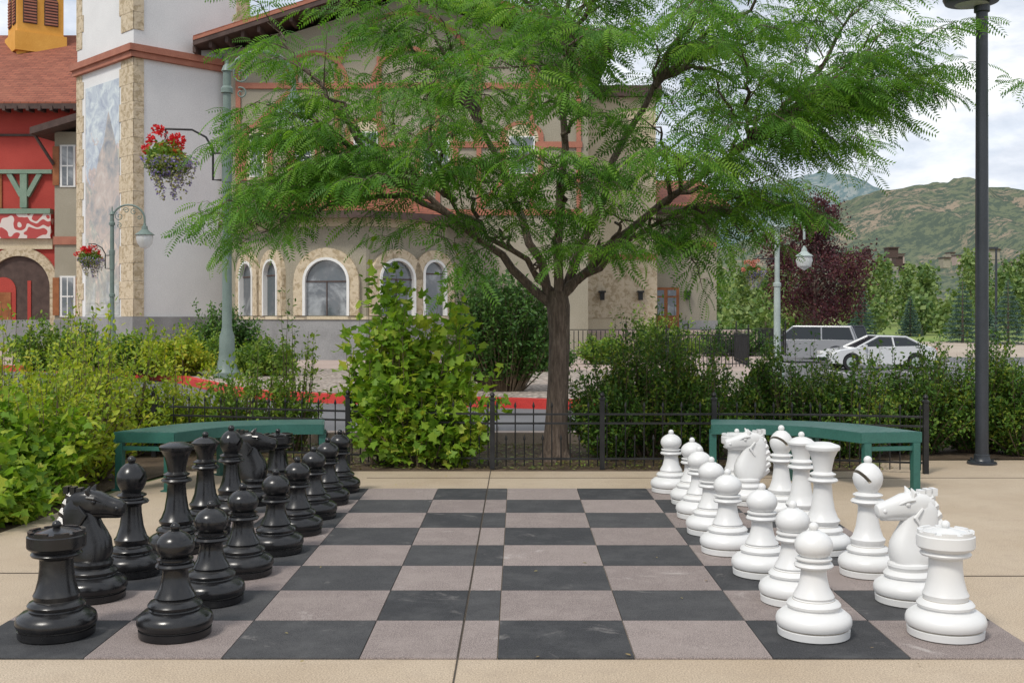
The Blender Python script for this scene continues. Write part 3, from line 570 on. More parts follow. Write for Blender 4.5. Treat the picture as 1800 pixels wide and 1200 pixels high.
# ---------------------------------------------------------------- lamps
def bell(b,c,s,mat):
    b.lathe([(.01,.42*s),(.05*s,.42*s),(.06*s,.34*s),(.10*s,.32*s),(.12*s,.2*s),(.20*s,.12*s),(.34*s,.02*s),(.36*s,0),(.33*s,0),(.18*s,.1*s),(.05*s,.15*s)],c,mat,24)
def scroll(b,c,r,a0,turns,mat,sg=1,w=.012):
    pts=[]
    for i in range(22):
        t=i/21; a=a0+sg*turns*2*math.pi*t; rr=r*(1-t*.8); pts.append((c[0]+rr*math.cos(a),c[1],c[2]+rr*math.sin(a)))
    b.tube(pts,w,mat,6)
def basket(x,y,z,s,parent,fl='redfl'):
    b=B(); b.lathe([(0,-.22*s),(.12*s,-.2*s),(.2*s,0),(.21*s,.02*s),(.18*s,.02*s)],(x,y,z),M['blackpole'],16)
    for a in range(3):
        an=a*2.1; b.tube([(x+.2*s*math.cos(an),y+.2*s*math.sin(an),z),(x,y,z+.62*s)],.006,M['iron'],4)
    b.build('planter_bowl',parent)
    n=1000; d=rv(n); P=np.array([x,y,z+.12*s])+d*np.array([.42,.42,.34])*s*rng.uniform(.5,1.05,(n,1)); scatter('basket_leaves',P,rv(n),rv(n),np.full(n,.09*s),LEAF,M['mid'],parent)
    nc=20; c0=rv(nc); c0[:,2]=abs(c0[:,2])*1.1-.05; C=np.array([x-.05*s,y,z+.2*s])+c0*np.array([.43,.43,.42])*s*rng.uniform(.75,1.15,(nc,1))
    P=(C[:,None,:]+rv(nc*26).reshape(nc,26,3)*.075*s).reshape(-1,3); n=len(P); scatter('red_flowers',P,rv(n),rv(n),np.full(n,.065*s),LOB,M[fl],parent)
    n=1300; u=rng.random(n); a=rng.random(n)*6.28; rr=(.50-.3*u**1.5)*s*rng.uniform(.6,1.12,n); P=np.stack([x+.08*s+rr*np.cos(a),y+rr*np.sin(a),z+.15*s-u*(.55+.25*np.sin(a*5))*s],1); scatter('trailing_flowers',P,rv(n),rv(n),np.full(n,.05*s),LOB,M['purfl'],parent)
def green_lamp(xp,Y,top,baskx,basky,sc,zb=.13,bellk=1.0):
    e=empty('street_lamp'); X=PX(xp,Y); b=B(); g=M['lampg']; Z=PZ(top,Y); q=sc
    b.lathe([(r_*q,z_) for r_,z_ in [(.28,zb),(.28,zb+.12),(.22,zb+.2),(.17,zb+.5),(.16,zb+.9),(.125,zb+1.0),(.105,zb+1.1),(.10,Z*.45),(.13,Z*.45),(.13,Z*.45+.08),(.095,Z*.45+.1),(.09,Z*.72),(.12,Z*.72),(.12,Z*.72+.2*q),(.09,Z*.72+.22*q),(.085,Z-.6*q),(.13,Z-.6*q),(.13,Z-.5*q),(.09,Z-.45*q),(.085,Z-.15*q),(.12,Z-.13*q),(.08,Z-.02),(.03,Z+.03),(.03,Z+.1),(0.002,Z+.18)]],(X,Y,0),g,20)
    R_=.72*sc; pts=[(X+.02,Y,Z-1.0*q)]+[(X+R_-R_*math.cos(math.pi*i/16),Y,Z-.35*q+R_*.9*math.sin(math.pi*i/16)) for i in range(17)]+[(X+2*R_,Y,Z-.55*q)]
    b.tube(pts,.045*q,g,8)
    for (cx,cz,r,a,t,s_) in ((.32,-.18,.2,2.2,1.3,1),(.62,.08,.14,3.,1.3,-1),(.95,.02,.15,1,1.3,1),(.3,-.58,.13,2,1.2,-1),(1.2,-.22,.11,1,1.2,-1)):
        scroll(b,(X+cx*sc,Y,Z-.02+cz*sc),r*sc,a,t,g,s_,.018*q)
    cx=X+2*R_; bs=sc*bellk; zz=Z-.55*sc-.40*bs
    bell(b,(cx,Y,zz),bs,g)
    b.build('post_and_arch',e)
    b=B(); b.lathe([(.29*bs,0),(.31*bs,-.1*bs),(.27*bs,-.3*bs),(.16*bs,-.46*bs),(.0,-.52*bs)],(cx,Y,zz),M['globe'],20); b.build('lamp_globe',e)
    bx,bz=PX(baskx,Y),PZ(basky,Y); b=B(); k=sc
    b.tube([(X-.12*k,Y,bz-.3*k),(X-.3*k,Y,bz-.3*k),(X-.3*k,Y,bz+.35*k),(X-.45*k,Y,bz+.62*k),(X-.75*k,Y,bz+.78*k),(bx-.02,Y,bz+.8*k),(bx,Y,bz+.72*k)],.025*k,M['iron'],6); b.tube([(X-.12*k,Y,bz+.28*k),(X-.3*k,Y,bz+.28*k)],.025*k,M['iron'],6); b.tube([(X,Y,bz-.35*k),(X,Y,bz+.5*k)],.11*k,g,12)
    b.build('basket_bracket',e); basket(bx,Y,bz,1.12*sc,e)
green_lamp(399,24,115,292,292,1.0,.13,1.35)
green_lamp(197,32.5,372,157,460,.66,.13,1.2)
def pale_lamp():
    Y=28; X=PX(1366,Y); e=empty('street_lamp'); b=B(); Z=PZ(400,Y); w=M['lampw']
    b.lathe([(.18,-.4),(.18,.1),(.12,.3),(.085,.8),(.08,Z*.6),(.10,Z*.6),(.10,Z*.6+.08),(.065,Z*.6+.1),(.06,Z),(.09,Z+.02),(.02,Z+.1),(0.002,Z+.2)],(X,Y,0),w,16)
    b.tube([(X,Y,Z-.3)]+[(X+.34-.34*math.cos(math.pi*i/12),Y,Z-.1+.36*math.sin(math.pi*i/12)) for i in range(13)]+[(X+.68,Y,Z-.3)],.03,w,7); bell(b,(X+.68,Y,Z-.72),.62,w); b.build('post',e)
    b=B(); b.lathe([(.18,0),(.21,-.1),(.17,-.25),(.0,-.36)],(X+.68,Y,Z-.72),M['globe'],18); b.build('lamp_globe',e)
    basket(X-.60,Y,PZ(482,Y),.55,e,'pinkfl')
    b=B(); b.tube([(X,Y,PZ(455,Y)),(X-.60,Y,PZ(455,Y)),(X-.6,Y,PZ(462,Y))],.018,M['iron'],5); b.build('bracket',e)
pale_lamp()
Y=10.94; X=PX(1726,Y); b=B(); bp=M['blackpole']
b.lathe([(0,0),(.14,0),(.14,.02),(.09,.035),(.075,.06),(.075,.09),(.063,.1),(.062,2.2),(.056,4.42),(.075,4.43),(.075,4.49),(.03,4.5),(.03,4.60)],(X,Y,.0),bp,24)
for i in range(4): b.tube([(X+.11*math.cos(i*1.57+.7),Y+.11*math.sin(i*1.57+.7),.01),(X+.11*math.cos(i*1.57+.7),Y+.11*math.sin(i*1.57+.7),.055)],.012,bp,6)
b.lathe([(0,4.56),(.16,4.5),(.25,4.52),(.27,4.56),(.27,4.6),(.2,4.75),(.05,4.85),(.0,4.9)],(X-.10,Y,.0),bp,28)
b.lathe([(0.001,4.485),(.12,4.487),(.19,4.51)],(X-.10,Y,0),M['globe'],24)
b.tube([(X,Y,4.45),(X-.02,Y,4.6)],.05,bp,8)
b.build('black_lamp_post')
b=B(); Y=85; X=PX(1751,Y); b.tube([(X,Y,-1),(X,Y,PZ(436,Y))],[.12,.08],bp,8); b.box((X-.3,Y,PZ(436,Y)),(.8,.3,.15),bp); b.build('parking_lot_light')
# ---------------------------------------------------------------- tower building
bld=empty('bavarian_style_building')
b=B(); A=(-15.4,39.0);C=(-12.4,36.0);E=(-9.4,39.0);G=(-12.4,42.0); s2=math.sqrt(.5); Ls=3*math.sqrt(2)
FL=(A[0],A[1],s2,-s2); FR=(C[0],C[1],s2,s2)
b.prism([A,C,E,G],.1,17,M['stuw'])
for fr in (FL,FR):
    b.fbox(fr,-.06,Ls+.06,.1,1.45,0,.07,M['base'])
    b.fbox(fr,-.12,Ls+.12,9.82,10.0,0,.14,M['terra']); b.fbox(fr,-.2,Ls+.2,10.003,10.22,0,.22,M['terra'])
for fr in (FL,FR):
    for k in range(26):
        z=1.455+k*.58
        if 9.3<z<10.22: 
            z1=9.815
            if z>9.6: continue
        else: z1=z+.57
        for sd_ in (0,1):
            if fr is FR and sd_==0: wd=.34
            else: wd=.62 if k%2 else .5
            if fr is FL: wd+= .35 if sd_ else -.1
            u0,u1=(-.025,wd) if sd_==0 else (Ls-wd,Ls+.025)
            b.fbox(fr,u0,u1,z,z1,0,.025+.002*(k%2),M['quoin'])
b.fbox(FL,.72,Ls-.98,1.5,9.3,0,.02,M['mural'])
um0,um1=.72,Ls-.98
b.fpoly(FL,[(um0,2.6),(um1,2.6),(um1,6.4),(um1-.35,7.4),(um1-.8,8.3),(um1-1.15,7.3),(um1-1.5,6.9),(um0+.5,5.6),(um0,5.1)],.02,.024,M['mrock'])
b.fpoly(FL,[(um0,1.9),(um1,1.9),(um1,3.6),(um1-.7,4.3),(um1-1.3,3.9),(um0+.4,4.8),(um0,4.4)],.024,.028,M['mural'])
b.fbox(FL,.62,.72,1.5,9.3,0,.03,M['stuw']); b.build('bell_tower_walls',bld)
b=B(); FM=(-10.0,38.0,1,0)
def u_(xp,Y=38): return PX(xp,Y)+10.0
def zz_(yp,Y=38): return PZ(yp,Y)
b.fpoly(FM,[(0,.1),(12.4,.1),(12.4,10.4),(6.2,12.3),(0,10.4)],-9,0,M['stut'])
t=M['terra']
for zt in (7.2,9.2,4.9): b.fbox(FM,.4,12.2,zt,zt+.2,0,.07,t)
for ut in (.4,2.35,3.8,5.2,7.2,8.6,10.4,12.0): b.fbox(FM,ut,ut+.16,4.9,10.3,0,.06,t)
for uc,r in ((3.1,1.0),(6.3,1.15),(9.6,1.0)): b.farch(FM,uc,9.3,9.35,r,r+.15,0,.075,t,18)
b.farch(FM,6.2,7.3,9.4,2.3,2.45,0,.08,t,20)
for a_,c_ in (((4.0,5.2),(5.1,7.1)),((8.8,5.2),(10.2,7.1)),((.6,7.5),(2.2,9.1))): b.fbar(FM,a_,c_,.14,0,.055,t)
for xa,xb,y0,y1 in ((440,464,238,312),(622,665,232,296),(745,790,248,306),(895,940,240,306),(520,548,225,300)):
    u0,u1,z0,z1=u_(xa),u_(xb),zz_(y1),zz_(y0); uc=(u0+u1)/2; hw=(u1-u0)/2
    b.farch(FM,uc,z0-.1,z1,hw+.12,hw+.3,0,.065,t,14,.7); b.fhalf(FM,uc,z0-.1,z1,hw+.12,0,.05,M['stuc'],14,.7)
    b.fbox(FM,u0,u1,z0,z1,0,.09,M['wframe']); 
    for i in range(2):
        for j in range(3):
            w2=(u1-u0-.06)/2; h2=(z1-z0-.06)/3; b.fbox(FM,u0+.05+i*w2,u0+.01+(i+1)*w2,z0+.05+j*h2,z0+.01+(j+1)*h2,0,.096,M['glass'])
b.build('main_wing_walls',bld)
b=B()
for sg in (-1,1):
    p=lambda u,z,d:b.fp(FM,u,z,d)
    ua,ub=(6.2,-.75) if sg<0 else (6.2,13.15); za,zb_=12.65,10.42
    q=[p(ub,zb_,1.1),p(ua,za,1.1),p(ua,za,-9.3),p(ub,zb_,-9.3)]
    if sg>0: q=[q[1],q[0],q[3],q[2]]
    b.hexa([(x,y,z) for x,y,z in q]+[(x,y,z+.16) for x,y,z in q],M['dbrown'])
    b.hexa([(x,y-.02,z+.165) for x,y,z in q]+[(x,y-.02,z+.27) for x,y,z in q],M['terra'])
    b.hexa([(x,y+.02,z+.275) for x,y,z in q]+[(x,y+.02,z+.33) for x,y,z in q],M['shing'])
    for k in range(14):
        t_=k/13; b.fbox(FM,ua+(ub-ua)*t_-.05,ua+(ub-ua)*t_+.05,za+(zb_-za)*t_-.2,za+(zb_-za)*t_+.01,.0,.95,M['dbrown'])
b.build('main_roof',bld)
b=B(); bay=[(-9.6,37.4),(-7.0,34.1),(-4.6,33.8),(-2.3,35.6),(-1.9,38),(-9.6,38)]
b.prism(bay,.1,4.55,M['stut'])
for i,ws in ((0,((.34,.46),(.76,.46))),(1,((.5,.68),)),(2,((.36,.6),(.83,.4)))):
    (x0,y0),(x1,y1)=bay[i],bay[i+1]; L=math.hypot(x1-x0,y1-y0); fr=(x0,y0,(x1-x0)/L,(y1-y0)/L)
    b.fbox(fr,-.03,L+.03,.1,1.36,0,.05,M['base']); b.fbox(fr,-.04,L+.04,1.363,1.46,0,.09,M['stuc'])
    b.fbox(fr,0,L,4.2,4.5,0,.05,M['stuc'])
    for tt,r in ws:
        uc=L*tt; zs=3.2-r
        b.farch(fr,uc,1.48,zs,r+.05,r+.34,0,.14,M['quoin']); b.farch(fr,uc,1.48,zs,r-.03,r+.05,0,.17,M['wframe']); b.fhalf(fr,uc,1.48,zs,r-.03,0,.02,M['glass'])
        b.fbox(fr,uc-r,uc+r,zs-.02,zs+.02,.02,.045,M['dbrown'])
        if r>.5: b.fbox(fr,uc-.015,uc+.015,1.48,zs-.02,.02,.04,M['dbrown'])
b.build('bay_walls',bld)
b=B(); ev=[(-10.1,37.6),(-7.3,33.5),(-4.5,33.15),(-1.7,35.2),(-1.2,38.0)]; ap=(-5.6,37.98,6.55)
for i in range(4):
    (x0,y0),(x1,y1)=ev[i],ev[i+1]
    b.add([(x0,y0,4.62),(x1,y1,4.62),ap],[(0,1,2)],M['shing'])
    b.hexa([(x0,y0,4.40),(x1,y1,4.40),(x1*.97-.15,y1+.5,4.44),(x0*.97-.15,y0+.5,4.44),(x0,y0,4.615),(x1,y1,4.615),(x1*.97-.15,y1+.5,4.61),(x0*.97-.15,y0+.5,4.61)],M['dbrown'])
b.build('bay_roof',bld)
b=B(); FC=(2.0,42,1,0)
b.fbox(FC,0.4,3.2,.1,10.0,-5,0,M['stuc']); b.fbox(FC,.35,3.25,1.4,3.4,0,.03,M['quoin']); b.fbox(FC,.35,3.25,3.6,3.8,0,.08,t); b.fbox(FC,.2,3.4,9.7,10.1,-5.2,.3,M['dbrown'])
FD_=(5.2,44,1,0); b.fbox(FD_,0,2.65,.1,5.5,-6,0,M['stut']); b.fbox(FD_,0,2.68,.1,1.3,0,.04,M['base']); b.fbox(FD_,-.1,3.1,5.5,5.75,-6.3,.5,M['dbrown'])
b.fbox(FD_,-.0,2.65,4.2,4.4,0,.06,t)
b.hexa([b.fp(FD_,-.1,5.753,.5),b.fp(FD_,3.1,5.753,.5),b.fp(FD_,3.1,5.753,-6.3),b.fp(FD_,-.1,5.753,-6.3),b.fp(FD_,-.1,5.8,.5),b.fp(FD_,3.1,5.8,.5),b.fp(FD_,3.1,7.6,-6.3),b.fp(FD_,-.1,7.6,-6.3)],M['shing'])
uc=PX(1170,44)-5.2
b.fbox(FD_,uc-.52,uc+.52,1.0,2.6,0,.07,M['wood']); 
for k in (-1,1): b.fbox(FD_,uc+k*.24-.17,uc+k*.24+.17,1.5,2.2,.07,.078,M['glass']); b.fbox(FD_,uc+k*.24-.17,uc+k*.24+.17,2.27,2.5,.07,.078,M['glass']); b.fbox(FD_,uc+k*.24-.17,uc+k*.24+.17,1.1,1.42,.07,.085,M['wood'])
for xp,fr,Y in ((1058,FC,42),(1125,FC,42),(1207,FD_,44)):
    u=PX(xp,Y)-fr[0]; z=PZ(520,Y); b.fbox(fr,u-.08,u+.08,z-.16,z+.12,.1,.28,M['iron']); b.fbox(fr,u-.13,u+.13,z+.12,z+.19,.05,.33,M['iron']); b.fbox(fr,u-.03,u+.03,z-.05,z+.02,.03,.1,M['iron'])
b.prism([(2.3,40),(8.6,40),(8.6,44),(2.3,42)],.1,.95,M['side'])
b.build('entrance_wing',bld)
rb=empty('red_lodge_building'); b=B(); FE=(-34,48,1,0); U=lambda xp,Y=48:PX(xp,Y)+34; Z=lambda yp,Y=48:PZ(yp,Y)
b.fbox(FE,0,16,.1,10.5,-9,0,M['sturd'])
b.fbox(FE,0,U(94),.1,Z(562),0,.1,M['base'])
b.fbox(FE,0,U(94),Z(438),Z(420),0,.12,M['stuc']); b.fbox(FE,0,U(94),Z(420)+.003,Z(377),0,.3,M['scroll']); b.fbox(FE,0,U(94),Z(377)+.003,Z(368),0,.36,M['greent'])
b.fbox(FE,0,U(94),Z(306),Z(299),0,.2,M['greent']); b.fbox(FE,U(38),U(50),Z(366),Z(306),0,.18,M['greent'])
b.fbar(FE,(U(18),Z(306)),(U(40),Z(345)),.2,0,.17,M['greent']); b.fbar(FE,(U(72),Z(306)),(U(50),Z(345)),.2,0,.17,M['greent']); b.fbox(FE,U(-40),U(-28),Z(366),Z(306),0,.18,M['greent'])
b.fbox(FE,0,U(94),Z(240),Z(236),0,.08,M['dbrown'])
uc=U(35); r=1.35
b.fhalf(FE,uc,.1,Z(505),r,0,.02,M['dbrown'],18); b.farch(FE,uc,.1,Z(505),r,r+.38,0,.16,M['quoin'],18)  # dark inside of the arch painted as a flat brown panel
b.fhalf(FE,uc-.7,.1,2.6,.55,.02,.06,M['sturd'],12); b.fbox(FE,uc-.95,uc-.35,.12,2.5,.06,.09,M['wood']); b.fbox(FE,uc+.35,uc+.5,.12,3,.02,.06,M['sturd'])
b.fhalf(FE,U(-75),.1,Z(505),r,0,.02,M['dbrown'],18); b.farch(FE,U(-75),.1,Z(505),r,r+.38,0,.16,M['quoin'],18)  # second arch, its dark interior painted on the same way
b.fbox(FE,U(-8),U(4),Z(366),Z(306),0,.06,M['wood'])
b.build('red_walls',rb)
b=B(); FB=(PX(96,46),46,1,0); b.fbox(FB,0,3.2,.1,Z(232,46),-3,0,M['stut']); b.fbox(FB,-.02,3.2,.1,Z(562,46),0,.05,M['base'])
for zz in (430,): b.fbox(FB,-.03,3.2,Z(zz,46),Z(zz-14,46),0,.07,t)
for y0,y1 in ((258,326),(488,554)):
    u0=PX(110,46)-FB[0];u1=PX(129,46)-FB[0]; b.fbox(FB,u0-.1,u1+.1,Z(y1+3,46),Z(y0-3,46),0,.04,M['wframe']); b.fbox(FB,u0,u1,Z(y1,46),Z(y0,46),.04,.06,M['glass']); b.fbox(FB,u0-.02,u1+.02,(Z(y1,46)+Z(y0,46))/2-.03,(Z(y1,46)+Z(y0,46))/2+.03,.04,.07,M['wframe'])
    b.fbox(FB,(u0+u1)/2-.02,(u0+u1)/2+.02,Z(y1,46),Z(y0,46),.04,.068,M['wframe'])
    b.fbox(FB,u0-.38,u0-.12,Z(y1,46),Z(y0,46),0,.08,M['wood']); b.fbox(FB,u1+.12,u1+.38,Z(y1,46),Z(y0,46),0,.08,M['wood'])
b.build('beige_wing',rb)
b=B(); q=[(PX(52,45),45,Z(236,45)),(PX(150,45),45,Z(206,45)-.0),(PX(150,45),49.5,Z(200,45)),(PX(52,45),49.5,Z(230,45))]
b.hexa(q+[(x,y,z+.28) for x,y,z in q],M['dbrown']); b.tube([(PX(60,45.6),45.6,Z(236,45)+.1),(PX(96,46),45.9,Z(290,46))],.07,M['dbrown'],6)
x0,x1=-36,-16.2
q=[(x0,47.1,10.45),(x1,47.1,10.45),(x1,56,15.5),(x0,56,15.5)]; b.hexa([(x,y,z-.22) for x,y,z in q]+q,M['dbrown']); b.hexa([(x,y,z+.004) for x,y,z in q]+[(x,y,z+.07) for x,y,z in q],M['shing'])
q=[(x0,56,15.5),(x1,56,15.5),(x1,65,10.4),(x0,65,10.4)]; b.hexa([(x,y,z-.22) for x,y,z in q]+[(x,y,z+.07) for x,y,z in q],M['shing'])
for k in range(40): b.box((x0+.3+k*.5,47.35,10.25),(.12,.6,.2),M['dbrown'])
b.build('roof',rb)
b=B(); cx,cy=-23.6,54.6
b.box((cx,cy,15.6),(2.1,2.1,4.4),M['orange'],.62); b.box((cx,cy,14.6),(2.35,2.35,.9),M['orange'],.62)
for an in (.62,.62-math.pi/2):
    fr=(cx,cy,math.cos(an),math.sin(an))
    for du in (-.48,.48):
        b.fhalf(fr,du,15.5,16.6,.32,1.05,1.09,M['dbrown'],10)
        for k in range(9): b.fbox(fr,du-.28,du+.28,15.55+k*.14,15.62+k*.14,1.09,1.13,M['terra'])
b.box((cx,cy,17.9),(2.7,2.7,.25),M['greent'],.62); b.lathe([(1.7,18.02),(.9,18.9),(.2,20),(0,20.6)],(cx,cy,0),M['shing'],4,False)
b.build('cupola',rb)
# ---------------------------------------------------------------- cars
def car(name,x,y,rz,col,kind):
    e=empty(name); e.location=(x,y,TZ(x,y)-.012); e.rotation_euler=(0,0,rz)
    m,nt,bb=newmat('car_paint_'+kind); bb.inputs['Base Color'].default_value=(*col,1); bb.inputs['Roughness'].default_value=.25; bb.inputs['Coat Weight'].default_value=.5
    m.node_tree.nodes['Principled BSDF'].inputs['Metallic'].default_value=.1
    b=B(); L,W=(4.7,1.8) if kind=='sedan' else (5.2,1.95)
    if kind=='sedan': up=[(-2.33,.62),(-2.3,.88),(-1.9,1.0),(-.9,.98),(.9,.96),(1.9,.84),(2.28,.68),(2.35,.5)]; cab=[(-1.85,.99),(-1.05,1.40),(.15,1.43),(1.15,.95)]
    else: up=[(-2.58,.6),(-2.58,1.12),(-1.2,1.14),(1.2,1.14),(2.3,1.05),(2.55,.9),(2.6,.55)]; cab=[(-2.45,1.13),(-2.2,1.78),(.5,1.8),(1.3,1.13)] if kind=='suv' else [(-.75,1.13),(-.6,1.8),(.55,1.8),(1.25,1.13)]
    wr=.34 if kind=='sedan' else .4; xs=(-1.4,1.42) if kind=='sedan' else (-1.6,1.65)
    low=[]
    for cx_ in xs[::-1]:
        low+=[(cx_+(wr+.07)*math.cos(a),wr+(wr+.07)*math.sin(a)) for a in [math.radians(q) for q in range(-15,196,15)]]
    prof=up+[(2.3,.3)]+[(px_,max(pz_,.25)) for px_,pz_ in low]+[(-2.3,.3)]
    n=len(prof); ys=[(-W/2,.0),(-W/2+.12,.03),(W/2-.12,.03),(W/2,.0)]
    vs=[(px_*(1.0 if i in (1,2) else .985),yy,pz_+(d if pz_>.7 else 0)) for i,(yy,d) in enumerate(ys) for px_,pz_ in prof]
    fs=[(k*n+i,k*n+(i+1)%n,(k+1)*n+(i+1)%n,(k+1)*n+i) for k in range(3) for i in range(n)]+[tuple(range(n))[::-1],tuple(3*n+i for i in range(n))]
    b.add(vs,fs,m); b.build('body',e)
    b=B(); wb,wt=W/2-.1,W/2-.28
    w_=[wb,wt,wt,wb]; vs=[(cab[i][0],-w_[i],cab[i][1]) for i in range(4)]+[(cab[i][0],w_[i],cab[i][1]) for i in range(4)]
    b.add(vs,[(0,1,2,3),(7,6,5,4),(0,4,5,1),(3,2,6,7)],M['cglass']); b.add([(x_,y_,z_+.012) for x_,y_,z_ in (vs[1],vs[2],vs[6],vs[5])],[(0,1,2,3)],m)
    for i0,i1 in ((0,1),(1,2),(2,3)):
        for o in (0,4): b.tube([vs[i0+o],vs[i1+o]],.045,m,6)
    for o,sg in ((0,-1),(4,1)):
        xm=(cab[1][0]+cab[2][0])/2; b.tube([(xm-.02,sg*wb,cab[0][1]),(xm,sg*wt,cab[1][1])],.04,m,6)
    b.build('cabin',e)
    b=B(); tm=M['iron']; gr=M['lampw']
    for cx_ in xs:
        for sg in (-1,1):
            yy=sg*(W/2-.13); b.tube([(cx_,yy-.11,wr),(cx_,yy+.11,wr)],wr,tm,24); b.tube([(cx_,yy-.118,wr),(cx_,yy+.118,wr)],wr*.62,gr,18)
    b.build('wheels',e)
    b=B()
    for sg in (-1,1):
        b.box((2.25,sg*(W/2-.3),.72),(.16,.4,.14),M['wframe']); b.box((-2.3 if kind=='sedan' else -2.56,sg*(W/2-.25),.85),(.1,.3,.16),M['redk']); b.box((.85,sg*(W/2+.06),1.02),(.12,.18,.12),m)
        b.box((-.35,sg*(W/2+.002),.62),(.012,.012,.6),tm); b.box((.75,sg*(W/2+.002),.62),(.012,.012,.55),tm)
    b.box((2.33,0,.45),(.06,1.1,.16),tm); b.build('lights_and_trim',e)
car('parked_sedan',PX(1540,48),48,math.radians(184),(.62,.63,.64),'sedan')
car('parked_suv',PX(1415,56),56,math.radians(160),(.30,.31,.33),'suv')
car('parked_pickup_truck',PX(1490,61),61,math.radians(188),(.04,.045,.06),'pickup')
# ---------------------------------------------------------------- far vegetation
Y=66; e=empty('purple_plum_tree'); X=PX(1432,Y); b=B(); b.tube([(X,Y,-1),(X+.05,Y,1.0),(X,Y,3.0)],[.17,.13,.07],bk,8)
NL=16000; cl_=[]
for k in range(50):
    a=R.uniform(0,6.28); z=R.uniform(1.2,8.2); rr=3.2*math.sin(math.pi*min(1,(z-.2)/8.6))**.6*R.uniform(.3,1)
    if z>6: rr*=.6
    c_=Vector((X+rr*math.cos(a),Y+rr*math.sin(a),z)); cl_.append(c_); b.tube([(X,Y,max(.8,z-1.8)),c_],[.05,.01],bk,4,False)
b.build('trunk',e); idx=rng.integers(0,50,NL); P=np.array([c_[:] for c_ in cl_])[idx]+rng.normal(size=(NL,3))*.42; scatter('foliage',P,rv(NL),rv(NL),rng.uniform(.12,.24,NL),LEAF,M['purple'],e)
P=[]; b=B()
for k in range(110):
    Yk=R.uniform(100,160); xp=R.uniform(1235,1960); Xk=PX(xp,Yk); g0=TZ(Xk,Yk); tall=R.random()<.4; h=(R.uniform(6.0,8.6) if tall else R.uniform(2.2,5.0))*Yk/135; r=(R.uniform(.7,1.2) if tall else R.uniform(1.0,2.0)); n=430 if tall else 300
    t_=rng.random(n)**.8; rad=r*np.sin(np.pi*np.clip(t_*.93+.06,0,1))**.8*np.sqrt(rng.random(n)); a=rng.random(n)*6.28
    P.append(np.stack([Xk+rad*np.cos(a),Yk+rad*np.sin(a),g0+.3+t_*h],1)); b.tube([(Xk,Yk,g0),(Xk,Yk,g0+h*.6)],[.12,.05],bk,4)
P=np.concatenate(P); n=len(P); e=empty('distant_trees'); b.build('trunks',e); scatter('foliage',P+rng.normal(size=P.shape)*.3,rv(n),rv(n),rng.uniform(.25,.6,n),QUADL,M['far'],e)
for xp,Y,h in ((1692,88,4.9),(1772,84,4.8),(1515,95,4.2),(1600,100,3.4),(1735,93,3.0)):
    e=empty('blue_spruce_tree'); X=PX(xp,Y); g0=TZ(X,Y); b=B(); b.tube([(X,Y,g0),(X,Y,g0+h)],[.12,.02],bk,6); n=5200; t_=1-np.sqrt(rng.random(n)); t_=np.round(t_*14)/14+rng.normal(size=n)*.012; t_=np.clip(t_,0.0,1)
    u=np.sqrt(rng.random(n)); a=rng.random(n)*6.28; rad=h*.36*(1-t_)*u*(.8+.25*np.sin(a*7+np.round(t_*14)*2)); P=np.stack([X+rad*np.cos(a),Y+rad*np.sin(a),g0+.15+t_*h-.12*u*(1-t_)],1); D=np.stack([np.cos(a),np.sin(a),-.1+0*a],1)+rv(n)*.5
    b.build('trunk',e); scatter('needles',P,D,rv(n),rng.uniform(.1,.24,n),NARROW,M['spruce'],e)
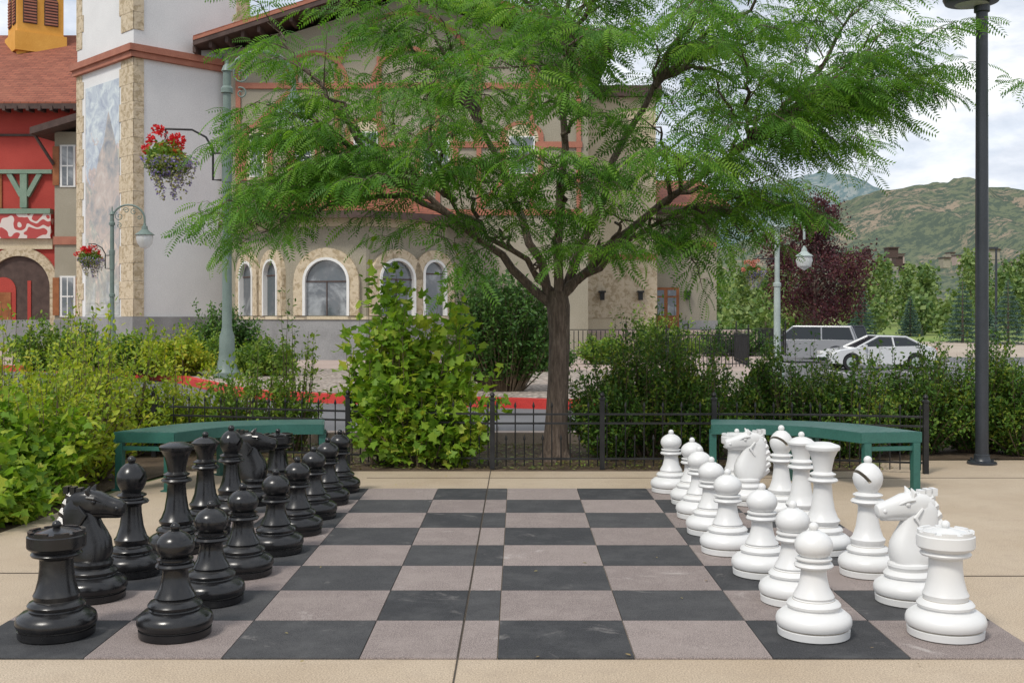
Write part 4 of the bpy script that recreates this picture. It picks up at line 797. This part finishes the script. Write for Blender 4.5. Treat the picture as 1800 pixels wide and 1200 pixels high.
# mountains
def hills(name,prof,Yr,Y0,Y1,mat,rough,xr,nx=260,ny=90):
    xs=[(x-910)/F*Yr for x,_ in prof]; zs=[(557-y)/F*Yr for _,y in prof]
    X=np.linspace(xr[0],xr[1],nx); H=np.interp(X,xs,zs); Yv=np.linspace(Y0,Y1,ny); vs=[]
    for y in Yv:
        s_=(y-Y0)/(Yr-Y0) if y<=Yr else max(0,1-(y-Yr)/(Y1-Yr)*.6)
        s_=s_*s_*(3-2*s_)*.55+s_*.45
        for i,x in enumerate(X):
            q=noise.ridged_multi_fractal(Vector((x/rough*1.3,y/rough*.55,1.3)),1.0,2.1,6,1.0,2.0)
            f=noise.fractal(Vector((x/rough*5,y/rough*5,4)),1.0,2.0,5)
            damp=1.0 if y<Yr*.97 else .25
            z=H[i]*s_+(q-1.1)*H[i]*.24*math.sin(math.pi*min(1,s_*.93))*damp+f*H[i]*.04
            vs.append((x,y,z-2 if s_<.02 else z))
    fs=[(j*nx+i,j*nx+i+1,(j+1)*nx+i+1,(j+1)*nx+i) for j in range(ny-1) for i in range(nx-1)]
    b=B(); b.add(vs,fs,mat,True); b.build(name,sharp=180)
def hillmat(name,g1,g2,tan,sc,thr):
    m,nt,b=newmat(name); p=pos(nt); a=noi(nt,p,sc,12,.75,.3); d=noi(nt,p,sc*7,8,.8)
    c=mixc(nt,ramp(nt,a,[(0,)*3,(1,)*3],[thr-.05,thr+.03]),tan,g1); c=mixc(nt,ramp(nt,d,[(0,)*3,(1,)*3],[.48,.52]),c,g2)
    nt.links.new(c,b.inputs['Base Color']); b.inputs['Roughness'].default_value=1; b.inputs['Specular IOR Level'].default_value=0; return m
hills('mountain',[(600,470),(1250,440),(1350,408),(1430,385),(1500,348),(1560,334),(1640,320),(1700,332),(1760,352),(1800,372),(1900,420),(2100,450),(2600,480)],1600,650,2300,hillmat('scrub_hillside',(.13,.15,.10),(.075,.098,.078),(.25,.205,.155),.012,.49),260,(-200,1500))
hills('mountain',[(300,440),(1000,400),(1250,345),(1380,318),(1450,304),(1500,316),(1560,345),(1700,400),(2200,450)],3000,1900,4200,hillmat('hazy_hillside',(.165,.215,.21),(.125,.18,.19),(.24,.27,.265),.006,.5),520,(-900,2400),200,60)  # distance haze put into the base colours, paler and bluish
b=B()
for k in range(15):
    Y=R.uniform(690,770); X=PX(R.uniform(1500,1800),Y); z=(PZ(R.uniform(438,470),Y)); wd=R.uniform(3,8)
    b.box((X,Y,z-2),(wd,8,6),(M['side'],M['stut'],M['dbrown'])[k%3]); b.box((X,Y,z+1.3),(wd*1.15,10,.6),M['dbrown'])
b.build('hillside_houses')
